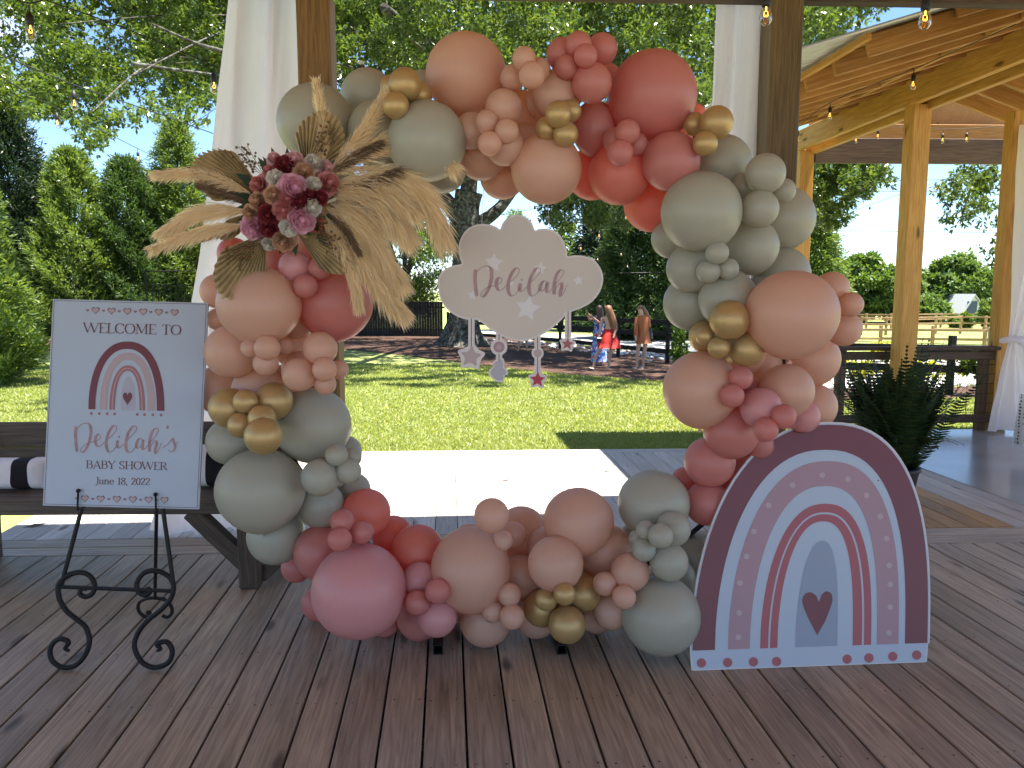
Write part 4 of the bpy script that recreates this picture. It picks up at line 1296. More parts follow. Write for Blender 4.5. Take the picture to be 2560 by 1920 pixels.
mb.build('speck', 'print_dark', rainbow)

# ================================================================== CLOUD SIGN (hangs in the hoop)
C_ = 640 / 2124
YCL = 3.16
def cpx(x, y): return 1060 + x * C_, 500 + y * C_
def cm(x, y): return at(*cpx(x, y), YCL)
cn = Vector((0, -1, 0))
cloud = thing('cloud_sign', cm(800, 1170), 'pale cloud sign with name in script and hanging stars inside the hoop', 'sign')
CO = [(115, 690), (125, 630), (165, 580), (225, 548), (290, 536), (312, 524), (298, 480), (286, 410), (300, 330), (345, 255), (410, 212), (480, 198), (550, 205), (600, 222), (631, 240), (650, 195), (690, 150), (740, 126), (790, 121), (850, 145), (895, 190), (921, 250), (952, 240), (1010, 237), (1080, 255), (1135, 300), (1170, 370), (1188, 430), (1192, 466), (1250, 458), (1330, 465), (1400, 490), (1450, 540), (1482, 610), (1485, 680), (1460, 760), (1400, 840), (1320, 890), (1230, 925), (1180, 945), (1150, 985), (1090, 1040), (1020, 1095), (940, 1140), (860, 1165), (780, 1170), (700, 1155), (620, 1115), (550, 1075), (490, 1025), (440, 996), (380, 995), (310, 980), (240, 945), (170, 880), (130, 800)]
CO2 = [(q.x, q.y) for q in catmull([(*p, 0) for p in CO], 4, True)]
MB().add(*fixface(*slab([cm(*p) for p in CO2], cn, .010)[0:2], cn) if False else slab([cm(*p) for p in CO2][::-1], cn, .010)).build('board', 'cloud_edge', cloud)
def inset(P, d):
    out = []
    n = len(P)
    for i in range(n):
        a, b = Vector((*P[i - 2], 0)), Vector((*P[(i + 2) % n], 0)); t = (b - a).normalized(); out.append((P[i][0] - t.y * d, P[i][1] + t.x * d))
    return out
MB().add(*filled(inset(CO2, 17), cn, .0010, cm)).build('print', 'cloud_print', cloud)
mb = MB()
for st in DELILAH: mb.add(*fixface(*ribbon(st, 6, 30, cn, .0024, cm), cn))
mb.add(*fixface(*disc(*DEL_DOT, 8, cn, .0024, cm), cn))
mb.build('script_lettering', 'print_script', cloud)
for x, y, ro, rot in ((577, 520, 82, .1), (965, 568, 55, .1), (1280, 668, 42, -.15), (860, 900, 110, .2), (720, 690, 30, 0), (405, 790, 45, .2)):
    MB().add(*fixface(*star(x, y, ro, ro * .5, rot, cn, .0017, cm), cn)).build('star_print', 'cloud_star', cloud)
def pend(parts):
    for nm, fn, m in parts: pass
def bar(x, y0, y1, w, off, m, nm):
    V, Fc = slab([cm(x - w, y0), cm(x - w, y1), cm(x + w, y1), cm(x + w, y0)], cn, .008)
    MB().add([v - cn * (-off) for v in V], Fc).build(nm, m, cloud)
for x, y0, y1 in ((393, 975, 1230), (623, 1105, 1165), (943, 1128, 1440), (1195, 915, 1140), (623, 1270, 1340)):
    bar(x, y0, y1, 26, -.0006, 'cloud_edge', 'hanger')
    MB().add(*filled([(x - 3, y0 + 6), (x + 3, y0 + 6), (x + 3, y1), (x - 3, y1)], cn, .0014, cm)).build('hanger_line', 'print_dark', cloud)
def shape_slab(fn, off, th, m, nm, parent=None):
    V = fn[0]; V2, F2 = slab(V, cn, th); MB().add(*((V2, F2))).build(nm, m, parent or cloud)
for (x, y, ro, core, m, rot) in ((390, 1300, 132, 100, 'print_pale', 0.1), (942, 1490, 92, 68, 'print_red', 0.05), (1190, 1195, 80, 53, 'print_coral', 0.1)):
    s1 = star(x, y, ro, ro * .62, rot, cn, .0004, cm, .42)
    k = len(s1[0]); V, Fc = slab(s1[0], cn, .010); o = MB().add(V, Fc).build('hanging_star', 'cloud_edge', cloud)
    MB().add(*fixface(*star(x, y, core, core * .45, rot, cn, .0016, cm, .12 if ro < 100 else .4), cn)).build('star_print', m, o)
for (x, y, r) in ((622, 1220, 70), (943, 1270, 50)):
    d0 = disc(x, y, r, cn, .0006, cm, 28); o = MB().add(*slab(d0[0][::-1], cn, .010)).build('hanging_disc', 'cloud_edge', cloud)
    MB().add(*fixface(*disc(x, y, r * .66, cn, .0016, cm, 24), cn)).build('disc_print', 'print_pale' if r < 60 else 'print_pink', o)
    if r > 60: MB().add(*fixface(*disc(x, y, r * .3, cn, .0024, cm, 16), cn)).build('disc_centre', 'print_pale', o)
bl = [(615, 1320), (650, 1310), (668, 1345), (665, 1385), (690, 1410), (697, 1445), (668, 1460), (662, 1505), (615, 1510), (575, 1490), (540, 1450), (540, 1410), (572, 1385), (575, 1340)]
bq = [(q.x, q.y) for q in catmull([(*p, 0) for p in bl], 4, True)]
o = MB().add(*slab([cm(*p) + cn * .0004 for p in bq], cn, .010)).build('hanging_tassel', 'cloud_edge', cloud)
MB().add(*filled([(617 + (x - 617) * .78, 1415 + (y - 1415) * .84) for x, y in bq], cn, .0014, cm)).build('tassel_print', 'print_lilac', o)
mb = MB()
for (x, y, X, Yp) in ((480, 198, 500, -220), (1040, 238, 1020, -200)):
    mb.tube([cm(x, y), at(*cpx(X, Yp), 3.25)], .0009, 4)
mb.build('hanging_line', 'line_white', cloud)

# ================================================================== BENCH AND CUSHIONS
bench = thing('bench', (-1.9, 3.9, 0), 'dark weathered plank bench with low back behind the welcome board', 'bench')
bxr = at(655, 1280, 3.74).x + .02
bxl = -4.1
for k in range(3):
    y = 3.74 + .07 + k * .148
    member('seat_board', (bxl, y - .0, .458), (bxr, y + .06, .458), .14, .038, 'bench_wood', bench)
member('apron', (bxl, 3.715, .435), (bxr, 3.775, .435), .038, .08, 'bench_wood', bench)
for k, z in enumerate((.562, .703)):
    member('back_board', (bxl, 4.235 + .02 * k, z), (bxr - .02, 4.29 + .02 * k, z), .035, .14, 'bench_wood', bench, roll=0)
for x in (bxr - .13, bxl + 1.1):
    y = 3.80
    member('leg', (x + .02, y, .003), (x + .02, y, .42), .10, .085, 'bench_wood_z', bench)
    member('leg', (x + .06, y + .42, .003), (x + .06, y + .46, .76), .05, .09, 'bench_wood_z', bench)
    member('brace', (x + .0, y + .01, .12), (x - .27, y + .005, .40), .07, .085, 'bench_wood_z', bench)
    member('foot_rail', (x + .07, y + .03, .06), (x + .10, y + .42, .06), .04, .09, 'bench_wood_z', bench)
def cushion(label, c, w, h, d, stripes, rz, tilt, tassels):
    """pillow with stripes across its width; stripes = [(u0,u1,mat)]"""
    root = thing('cushion', c - Vector((0, 0, h / 2)), label, 'cushion', 'striped cushions on the bench')
    M = Matrix.Translation(c) @ Matrix.Rotation(rz, 4, 'Z') @ Matrix.Rotation(tilt, 4, 'X')
    nu, nv = 40, 20
    def P(u, v, s):
        a, b = 2 * u - 1, 2 * v - 1
        t = max(0, (1 - a ** 4) * (1 - b ** 4)) ** .5
        pin = 1 - .07 * (1 - abs(b)) * 0
        return M @ Vector((a * w / 2 * (1 - .06 * (1 - b * b) * abs(a)), s * t * d / 2 + .006 * math.sin(9 * u + 4 * v), b * h / 2 * (1 - .06 * (1 - a * a))))
    for u0, u1, m in stripes:
        V, Fc = [], []
        n = max(3, int((u1 - u0) * nu))
        for s in (-1, 1):
            b0 = len(V)
            for i in range(n + 1):
                for j in range(nv + 1): V.append(P(lerp(u0, u1, i / n), j / nv, s))
            for i in range(n):
                for j in range(nv):
                    q = [b0 + i * (nv + 1) + j, b0 + (i + 1) * (nv + 1) + j, b0 + (i + 1) * (nv + 1) + j + 1, b0 + i * (nv + 1) + j + 1]
                    Fc.append(q if s < 0 else q[::-1])
        mk('stripe', mesh('stripe', V, Fc, m, True), root)
    for a, b in tassels:
        p = M @ Vector((a * w / 2, 0, b * h / 2)); mb = MB()
        for k in range(26):
            an = random.uniform(0, 6.28); q = Vector((math.cos(an), math.sin(an), 0)) * random.uniform(0, .024)
            mb.tube([p + Vector((0, 0, .0)), p + q * .6 - Vector((0, .012, .03)), p + q - Vector((0, .016, .075))], .0035, 4)
        mb.tube([p + Vector((0, 0, .014)), p - Vector((0, .004, .022))], .013, 7)
        mb.build('tassel', 'fabric_black', root)
cL = at(20, 1218, 3.92)
cushion('black and white striped cushion with tassel at the end of the bench by the lawn', Vector((cL.x - .01, 3.97, .478 + .075)), .44, .175, .18, [(0, .2, 'fabric_black'), (.2, .60, 'fabric_white'), (.60, .80, 'fabric_black'), (.80, 1, 'fabric_white')], .05, -.15, [(.97, -.75)])
cR = at(548, 1200, 3.96)
cushion('striped cushion wedged on the bench between welcome board and sage balloons', Vector((cR.x, 4.02, .478 + .105)), .44, .235, .16, [(0, .36, 'fabric_white'), (.36, .58, 'fabric_black'), (.58, 1, 'fabric_white')], .0, -.15, [])
# ================================================================== DRIED FLOWER SPRAY ON THE HOOP
G_ = 800 / 2074
def fpx(x, y): return 380 + x * G_, 160 + y * G_
def fp(x, y, Y): return at(*fpx(x, y), Y)
spray = thing('flower_spray', fp(870, 880, 3.0), 'spray of artificial roses, palm fans and pampas grass fixed to the hoop', 'flower arrangement')
def palm_fan(base, tip, spread, Yb, Yt, N=30, sh=.45):
    b, t = fp(*base, Yb), fp(*tip, Yt); ax = t - b; L = ax.length; ax.normalize()
    nrm = (CAM - b).normalized(); s = ax.cross(nrm).normalized(); nrm = s.cross(ax).normalized()
    V, Fc = [b - nrm * .004, ], []
    V2 = []
    rows = 5
    grid = []
    for i in range(N + 1):
        u = i / N * 2 - 1; th = u * R(spread)
        ll = L * (1 - sh * abs(u) ** 1.6) * (1 + (.016 if i % 2 else -.012)) * random.uniform(.992, 1.006)
        col_ = []
        for j in range(1, rows + 1):
            d = ll * j / rows
            zig = (.017 if i % 2 else -.017) * (j / rows) ** .8 * L / .35
            curl = .06 * (j / rows) ** 2 * L / .35 * (1 - .4 * abs(u)) - .10 * abs(u) ** 2 * (j / rows) * L
            col_.append(b + (ax * math.cos(th) + s * math.sin(th)) * d + nrm * (zig + curl))
        grid.append(col_)
    V = [b]; 
    for c in grid: V += c
    for i in range(N):
        a0, b0 = 1 + i * rows, 1 + (i + 1) * rows
        Fc.append([0, a0, b0])
        for j in range(rows - 1): Fc.append([a0 + j, a0 + j + 1, b0 + j + 1, b0 + j])
    mb = MB().add(V, Fc)
    mb.tube([b - ax * .08, b + ax * .05], .006, 6)
    mb.build('palm_fan', 'dry_palm', spray)
palm_fan((1000, 720), (1160, 310), 38, 2.98, 2.95)
palm_fan((740, 850), (290, 650), 31, 3.0, 2.98, 34, .3)
palm_fan((640, 960), (440, 1130), 22, 3.02, 3.0, 20)
palm_fan((740, 1090), (460, 1510), 33, 2.97, 2.92)
palm_fan((930, 1080), (1340, 1330), 28, 2.98, 2.97, 24)
def plume(path, w, m, Ya, Yb, n=1500):
    """pampas plume: stem with fine hairs; path and width in the close view's pixels"""
    k = len(path); P = catmull([fp(x, y, lerp(Ya, Yb, i / (k - 1))) for i, (x, y) in enumerate(path)], 10)
    w = w * G_ / F * 3.0
    Pn = np.array([list(p) for p in P]); T = unit(np.gradient(Pn, axis=0))
    t = rng.random(n) ** .8; idx = t * (len(P) - 1); i0 = np.minimum(idx.astype(int), len(P) - 2); fr = (idx - i0)[:, None]
    C = Pn[i0] * (1 - fr) + Pn[i0 + 1] * fr; D = T[i0]
    prof = np.clip(np.minimum(t / .25, 1) * (1.05 - .65 * t ** 2.5), .1, 1)
    rad = rng.normal(size=(n, 3)); rad -= (rad * D).sum(1, keepdims=True) * D; rad = unit(rad)
    start = C + rad * (rng.random((n, 1)) * w * .40 * prof[:, None])
    d = unit(D * 1.0 + rad * .38 + rng.normal(size=(n, 3)) * .07 + np.array([0, 0, -.10]))
    Ln = (w * (.8 + 1.0 * rng.random(n)) * (.5 + .5 * prof))[:, None]
    sd = unit(np.cross(d, rng.normal(size=(n, 3))))
    hw = .0010 + .0006 * rng.random((n, 1))
    mid = start + d * Ln * .5
    end = start + d * Ln + np.array([0, 0, -1]) * Ln * .16
    A = np.stack([start - sd * hw, mid - sd * hw * 1.2, end, mid + sd * hw * 1.2], 1)
    # the stem as long thin faces too
    o = np_mesh('pampas_plume', A, m, spray)
    MB().tube(P, [.0025] * len(P), 5).build('stem', 'dry_palm', o)
PL = [
 ([(1090, 690), (1110, 450), (1070, 130)], 62, 'pampas', 1000), ([(1150, 720), (1330, 500), (1500, 215)], 80, 'pampas', 1300),
 ([(1180, 720), (1450, 540), (1700, 515), (1930, 650)], 105, 'pampas', 2200), ([(1200, 770), (1500, 740), (1750, 860), (1880, 1110)], 140, 'pampas', 2600),
 ([(1160, 860), (1420, 860), (1640, 1090)], 135, 'pampas', 2400), ([(1130, 930), (1350, 1050), (1490, 1250), (1600, 1400)], 120, 'pampas', 2200),
 ([(1110, 1010), (1270, 1280), (1340, 1560)], 70, 'pampas', 1300), ([(1120, 980), (1320, 1220), (1500, 1480), (1610, 1600)], 105, 'pampas', 2000),
 ([(1150, 900), (1400, 960), (1640, 1120)], 110, 'pampas', 1800), ([(1150, 800), (1440, 800), (1700, 960)], 110, 'pampas', 1800),
 ([(640, 840), (350, 720), (40, 715)], 66, 'pampas', 1300), ([(620, 950), (330, 960), (80, 1090)], 84, 'pampas', 1500), ([(600, 1040), (330, 1090), (20, 1190)], 70, 'pampas', 1300),
 ([(640, 890), (480, 850), (310, 790)], 38, 'pampas_brown', 900), ([(590, 1060), (430, 1110), (290, 1150)], 22, 'pampas_brown', 600),
 ([(1180, 800), (1380, 780), (1580, 700)], 64, 'pampas_brown', 1100), ([(1150, 710), (1300, 610), (1470, 520)], 54, 'pampas_brown', 900),
 ([(1160, 900), (1330, 900), (1490, 980)], 54, 'pampas_brown', 900), ([(1140, 960), (1260, 1080), (1340, 1220)], 40, 'pampas_brown', 700), ([(1190, 700), (1330, 680), (1430, 668)], 30, 'pampas', 600),
]
for i, (pth, w, m, n) in enumerate(PL): plume(pth, w, m, 2.97, 2.90 + .03 * (i % 3), n)
# roses
def rose_mesh(name, m, seed, open_=1.0):
    rnd = random.Random(seed); mb = MB()
    ring = 0
    for lay, (cnt, r0, tilt, ln, wd) in enumerate(((3, .10, 12, .55, .5), (4, .18, 22, .62, .6), (5, .28, 38, .68, .72), (6, .38, 55, .74, .84), (7, .48, 74, .72, .9))):
        for k in range(cnt):
            a = 2 * PI * (k + .5 * (lay % 2)) / cnt + rnd.uniform(-.15, .15)
            tl = R(min(88, tilt * open_ + rnd.uniform(-6, 6)))
            c, s = math.cos(a), math.sin(a); rad, tan = Vector((c, s, 0)), Vector((-s, c, 0))
            nu, nv = 5, 5; V, Fc = [], []
            for j in range(nv):
                v = j / (nv - 1)
                cur = tl * (.25 + .9 * v)                       # petals curl outwards towards the rim
                out = rad * (r0 * .5 + ln * .62 * v * math.sin(tl * .8 + .25)) + Vector((0, 0, 1)) * (ln * v * math.cos(tl * (.55 + .55 * v)) - .12 * lay)
                for i in range(nu):
                    u = i / (nu - 1) * 2 - 1
                    wdt = wd * .62 * math.sin(PI * (.16 + .66 * v)) 
                    cup = rad * (-.20 * wd * u * u)
                    V.append(out + tan * (u * wdt) + cup + Vector((0, 0, .02 * rnd.uniform(-1, 1) - .06 * u * u * v)))
            for j in range(nv - 1):
                for i in range(nu - 1): Fc.append([j * nu + i, j * nu + i + 1, (j + 1) * nu + i + 1, (j + 1) * nu + i])
            mb.add(V, Fc)
    mb.tube([Vector((0, 0, -.3)), Vector((0, 0, .3)), Vector((0, 0, .42))], [.12, .15, .04], 8)
    return mesh(name, mb.v, mb.f, m, True)
ROSES = [(790, 610, 46, 'blush'), (920, 622, 64, 'blush'), (1050, 640, 60, 'ivory'), (1130, 672, 56, 'blush'), (755, 692, 42, 'dusty'), (860, 655, 72, 'burgundy'), (985, 700, 68, 'tan'),
 (800, 735, 54, 'ivory'), (690, 780, 62, 'dusty'), (1145, 772, 76, 'dusty'), (1050, 785, 54, 'ivory'), (920, 802, 90, 'pink'), (795, 850, 66, 'tan'), (1085, 866, 60, 'burgundy'), (685, 890, 64, 'tan'),
 (960, 890, 58, 'burgundy'), (1035, 930, 62, 'ivory'), (850, 945, 66, 'dusty'), (635, 965, 50, 'tan'), (755, 975, 72, 'burgundy'), (970, 1005, 92, 'pink'), (655, 1065, 86, 'pink'), (755, 1068, 62, 'burgundy'),
 (890, 1065, 60, 'ivory'), (850, 1150, 74, 'tan'), (755, 1170, 46, 'ivory'), (870, 870, 50, 'dusty'), (1010, 850, 45, 'burgundy')]
RM = {}
for i, (x, y, r, c) in enumerate(ROSES):
    k = (c, i % 3)
    if k not in RM: RM[k] = rose_mesh('rose_' + c, 'petal_rose_' + c, 11 * i + 3, 1.0 if c != 'ivory' else .85)
    dx, dy = (x - 890) / 330, (y - 890) / 330
    Y = 2.86 + .10 * (dx * dx + dy * dy)
    p = fp(x, y, Y); o = mk('rose', RM[k], spray, p)
    d = (CAM - p).normalized() + Vector((dx * .6, 0, -dy * .6)) + Vector((random.uniform(-.15, .15), 0, random.uniform(-.1, .15)))
    o.rotation_mode = 'QUATERNION'; o.rotation_quaternion = d.normalized().to_track_quat('Z', 'Y') @ Matrix.Rotation(random.uniform(0, 6), 3, 'Z').to_quaternion()
    s = r * G_ / F * 2.95 * 1.75; o.scale = (s, s, s)
mb = MB()
for k in range(60):                                               # foliage backing between the blooms
    a = random.uniform(0, 6.28); rr = random.uniform(60, 290); x, y = 890 + rr * math.cos(a) * .95, 880 + rr * math.sin(a)
    p = fp(x, y, 2.97); d = Vector((math.cos(a), random.uniform(-.4, .1), -math.sin(a))).normalized(); s = d.cross(Vector((0, -1, .2))).normalized()
    mb.add([p, p + d * .03 + s * .016, p + d * .075, p + d * .03 - s * .016], [[0, 1, 2, 3]])
tag(mb.build('greenery', 'fern_leaf', spray), kind='stuff')
bm = bmesh.new(); bmesh.ops.create_icosphere(bm, subdivisions=2, radius=1); SPH = ([v.co.copy() for v in bm.verts], [[v.index for v in f.verts] for f in bm.faces]); bm.free()
def berries(base, tip, wd, n, Y):
    mb = MB(); b, t = fp(*base, Y + .04), fp(*tip, Y); ax = t - b
    nrm = Vector((0, -1, 0)); s = ax.normalized().cross(nrm)
    for br in (-1, 0, 1):
        e = t + s * (br * wd * G_ / F * 3 * .5) - ax * (.12 * abs(br)); mb.tube([b, b.lerp(e, .5) + nrm * .01, e], .0011, 4)
        for k in range(n // 3):
            u = .35 + .65 * k / (n // 3 - 1); c = b.lerp(e, u) + s * random.choice((-1, 1)) * random.uniform(.006, .016) + nrm * random.uniform(0, .014)
            r = random.uniform(.0042, .0058); mb.add([c + v * r for v in SPH[0]], SPH[1]); mb.tube([b.lerp(e, u - .05), c], .0008, 4)
    mb.build('berry_sprig', 'berry_bronze', spray, True)
berries((740, 740), (560, 535), 90, 30, 2.90); berries((1050, 640), (1165, 390), 80, 36, 2.90); berries((730, 1120), (490, 1290), 110, 36, 2.88); berries((1040, 1040), (1200, 1190), 80, 27, 2.90); berries((1060, 1060), (1110, 980), 60, 18, 2.90)

# ================================================================== FERN
fb = onz(2225, 1262, 0.0)
fern = thing('fern', (fb.x, fb.y, 0), 'dark bushy fern in a pot on the deck behind the rainbow cut-out', 'fern')
mb = MB()
prof = [(.0, .12), (.02, .135), (.24, .17), (.26, .185), (.28, .185), (.28, .16), (.24, .15)]
V, Fc = [], []
for z, r in prof:
    for k in range(24): V.append(Vector((fb.x + r * math.cos(k * PI / 12), fb.y + r * math.sin(k * PI / 12), z + .003)))
for j in range(len(prof) - 1):
    for k in range(24): Fc.append([j * 24 + k, j * 24 + (k + 1) % 24, (j + 1) * 24 + (k + 1) % 24, (j + 1) * 24 + k])
Fc.append([(len(prof) - 1) * 24 + k for k in range(24)]); Fc.append(list(range(24))[::-1])
MB().add(V, Fc).build('pot', 'pot_dark', fern, True)
def frond_mesh(name, L, bend, seed):
    rnd = random.Random(seed); mb = MB(); P = []
    for i in range(25):
        t = i / 24; a = bend * t ** 1.3
        P.append(Vector((L * (t * .30 + .55 * (1 - math.cos(a)) / max(bend, .01)), 0, L * .92 * math.sin(a) / max(bend, .01))))
    mb.tube(P, [.003 * (1 - .7 * i / 24) for i in range(25)], 4)
    n = 40
    for k in range(3, n):
        t = k / n; x = t * 24; i = min(int(x), 23); p = P[i].lerp(P[i + 1], x - i); tg = (P[i + 1] - P[i]).normalized()
        ll = .065 * math.sin(PI * min(1, t * 1.05 + .05)) ** .7 * L / .75 + .008
        for s in (-1, 1):
            d = (Vector((0, s, 0)) + tg * .35 + Vector((rnd.uniform(-.1, .1), 0, rnd.uniform(-.15, .05)))).normalized(); w = tg * .0072
            mb.add([p - w, p + d * ll * .6 - w, p + d * ll, p + d * ll * .6 + w, p + w], [[0, 1, 2, 3, 4]])
    return mesh(name, mb.v, mb.f, 'fern_leaf')
FM = [frond_mesh('frond', L, b, i) for i, (L, b) in enumerate(((.78, .55), (.72, .95), (.66, 1.5), (.80, .35), (.55, 2.0)))]
for k in range(170):
    v = random.choice((0, 0, 1, 1, 2, 3, 3, 4)); o = mk('frond', FM[v], fern, (fb.x + random.gauss(0, .05), fb.y + random.gauss(0, .05), .27))
    o.rotation_euler = (random.gauss(0, .12), random.gauss(0, .10), k * 2.399 + random.uniform(-.2, .2)); s = random.uniform(.85, 1.25); o.scale = (s, s, s)

# ================================================================== STRING LIGHTS
def bulb_parts():
    soc = MB(); soc.tube([(0, 0, 0), (0, 0, -.012), (0, 0, -.016), (0, 0, -.055), (0, 0, -.062)], [.006, .010, .0165, .0175, .015], 10)
    prof = [(-.060, .012), (-.070, .014), (-.085, .0205), (-.100, .0235), (-.115, .0215), (-.126, .013), (-.130, .004)]
    g = MB(); g.tube([(0, 0, z) for z, r in prof], [r for z, r in prof], 14)
    f = MB(); f.tube([(0, 0, -.062), (0, 0, -.078)], .003, 5); f.tube([(-.006, 0, -.078), (-.008, 0, -.094), (-.003, 0, -.098), (0, 0, -.090), (.003, 0, -.098), (.008, 0, -.094), (.006, 0, -.078)], .0011, 5)
    return mesh('socket', soc.v, soc.f, 'socket_black', True), mesh('bulb', g.v, g.f, 'bulb_glass', True), mesh('filament', f.v, f.f, 'filament', True)
SOC, GLA, FIL = bulb_parts()
def light_string(label, pts, bulbs, drop=.035, r=.0035, sub=8):
    """pts, bulbs: (px, py, Y); the bulb's pixel is where its lead leaves the cable"""
    P = [at(*p) for p in pts]; root = thing('light_string', P[0], label, 'string lights', 'cables of light bulbs')
    MB().tube(catmull(P, sub) if len(P) > 2 else P, r, 6).build('cable', 'cable_black', root)
    for b in bulbs:
        p = at(*b[:3]); s = b[3] if len(b) > 3 else 1.0
        o = mk('socket', SOC, root, p - Vector((0, 0, drop)))
        MB().tube([p, p - Vector((0, 0, drop + .004))], .0035, 5).build('lead', 'cable_black', root)
        mk('bulb', GLA, o, p - Vector((0, 0, drop))); mk('filament', FIL, o, p - Vector((0, 0, drop)))
    return root
light_string('light string over the knotty post with two glowing bulbs at the top edge', [(1560, -70, 3.05), (1918, -52, 3.0), (2318, -42, 3.0), (2760, -45, 3.0)], [(1918, -52, 3.0), (2318, -42, 3.0)])
light_string('light string with one bulb touching the left white curtain', [(60, -18, 4.3), (300, 66, 4.5), (533, 163, 4.75), (560, 176, 4.78)], [(533, 163, 4.75)])
light_string('light string crossing the left trees with one bulb halfway', [(-30, 124, 4.7), (183, 211, 5.2), (360, 272, 5.7), (545, 338, 6.3)], [(183, 211, 5.2)])
light_string('light string sinking away over the cypress trees with three bulbs', [(-20, 180, 5.6), (141, 270, 6.6), (344, 371, 10.0), (452, 424, 13.0), (640, 520, 19)], [(141, 270, 6.6), (344, 371, 10.0), (491, 447, 15)])
light_string('light string entering at the upper left corner with one bulb', [(-40, -50, 3.7), (72, 8, 3.8), (180, -40, 3.9)], [(72, 12, 3.8)], .03)
light_string('light string pinned along the yellow beam', [(1976, 330, 9.6), (1995, 318, 9.2), (2076, 256, 7.6), (2285, 172, 6.4), (2540, 60, 5.4)], [(1995, 318, 9.2), (2076, 256, 7.6), (2285, 172, 6.4)])
light_string('light string along the far cross beam of the pine pavilion', [(2000, 300, 10.3), (2141, 322, 10.3), (2196, 314, 10.3), (2358, 322, 10.3), (2418, 322, 10.3), (2545, 312, 10.3)], [(2141, 326, 10.3), (2196, 316, 10.3), (2358, 326, 10.3), (2418, 324, 10.3), (2542, 345, 10.3)])
light_string('light string in the open sky beyond the pine posts', [(2060, 560, 20), (2175, 512, 16), (2341, 455, 13.5), (2530, 388, 11.5)], [(2175, 512, 16), (2341, 455, 13.5)])
light_string('light string above the cloud sign with one bulb', [(1230, 540, 13), (1337, 522, 12), (1500, 492, 11)], [(1337, 508, 12)], .03)
light_string('light string zigzagging in front of the conifer inside the hoop', [(1420, 628, 17), (1498, 572, 14), (1566, 518, 12), (1640, 480, 11)], [(1452, 606, 16), (1498, 572, 14), (1566, 522, 12)])
light_string('faint light string under the conifer branches inside the hoop', [(1440, 640, 20), (1494, 636, 20), (1553, 622, 18), (1569, 655, 22), (1620, 610, 16)], [(1494, 636, 20), (1553, 622, 18), (1569, 655, 22)])
def wire_thing(label, a, b, r=.006):
    A, B = at(*a), at(*b); o = MB().tube([A - A, B - A], r, 5); oo = o.build('wire', 'cable_black'); oo.location = A; tag(oo, label, 'wire', 'bare wires')
wire_thing('utility wire in the sky just above the far trees', (2080, 576, 50), (2640, 584, 50), .02)
wire_thing('upper utility wire crossing the sky behind the pine posts', (2100, 455, 50), (2640, 442, 46), .02)
wire_thing('middle utility wire crossing the sky behind the pine posts', (2100, 479, 50), (2640, 476, 48), .02)
wire_thing('thin pale wire crossing behind the cloud sign', (900, 692, 22), (1720, 680, 22), .009)
wire_thing('thin wire slanting across the gap of sky at left', (330, 420, 16), (540, 270, 13), .005)
# ================================================================== TREES
def leaf_clumps(C, rad, per, L, W, hang=0.0, twig=5, flat=.8):
    """leaf clumps: C (n,3), rad (n,), -> (N,4,3)"""
    n = len(C); k = max(1, per // twig)
    T = np.repeat(C, k, 0); rr = np.repeat(rad, k)
    d = unit(rng.normal(size=T.shape)); rho = rng.random(len(T)) ** .45
    T = T + d * (rho * rr)[:, None] * np.array([1, 1, flat])
    out = unit(d + rng.normal(size=d.shape) * .6 + np.array([0, 0, -hang]))
    B = np.repeat(T, twig, 0); D = unit(np.repeat(out, twig, 0) * .5 + rng.normal(size=(len(B), 3)) * .6 + np.array([0, 0, -hang * .4]))
    ll = L * (.7 + .6 * rng.random(len(B)))
    return leaves(B, D, ll, W * (.8 + .4 * rng.random(len(B))), np.array([0, 0, 1.0]))
def limb(pts, r0, r1, n=8):
    P = catmull(pts, 6) if len(pts) > 2 else [Vector(p) for p in pts]
    return tube_vf(P, [lerp(r0, r1, (i / (len(P) - 1)) ** .8) for i in range(len(P))], n)
# ---- the big oak: trunk on the mulch, crown reaching over the lawn towards the deck
OY = ong(1155, 864).y
oak_base = ong(1155, 864)
oak = thing('oak_tree', oak_base, 'huge spreading oak with lichened trunk behind the cloud sign, its leaves overhanging the lawn', 'tree')
PXM = OY / F
mbk = MB()
fork = at(1162, 535, OY)
trk = [oak_base + Vector((0, 0, -.1)), at(1155, 835, OY), at(1158, 790, OY), at(1160, 700, OY), at(1160, 610, OY), fork, at(1172, 480, OY)]
P = catmull(trk, 6); zs = [p.z for p in P]
rs = []
for p in P:
    h = p.z - oak_base.z; rs.append(PXM * (34 + 34 * math.exp(-h / .45) + 3 * math.sin(h * 3)))
V, Fc = tube_vf(P, rs, 22)
V = [v + Vector((v.x - P[i // 22].x, v.y - P[i // 22].y, 0)) * (.10 * math.sin(3 * math.atan2(v.y - P[i // 22].y, v.x - P[i // 22].x) + v.z * .5) * (1 + 1.6 * math.exp(-(v.z - oak_base.z) / .5))) for i, v in enumerate(V)]
mbk.add(V, Fc)
mbk.add(*limb([fork - Vector((0, 0, .5)), at(1110, 495, OY), at(1060, 450, OY - 1), at(985, 330, OY - 4), at(900, 160, OY - 8)], PXM * 24, .12, 12))
mbk.add(*limb([fork - Vector((0, 0, .3)), at(1176, 430, OY), at(1185, 300, OY - 1), at(1150, 180, OY - 4), at(960, 20, 17)], PXM * 25, .10, 12))
mbk.add(*limb([fork - Vector((0, 0, .7)), at(1232, 535, OY), at(1280, 480, OY), at(1380, 330, OY - 2), at(1560, 120, OY - 6)], PXM * 20, .10, 12))
tk = mbk.build('trunk', 'bark', oak, True)
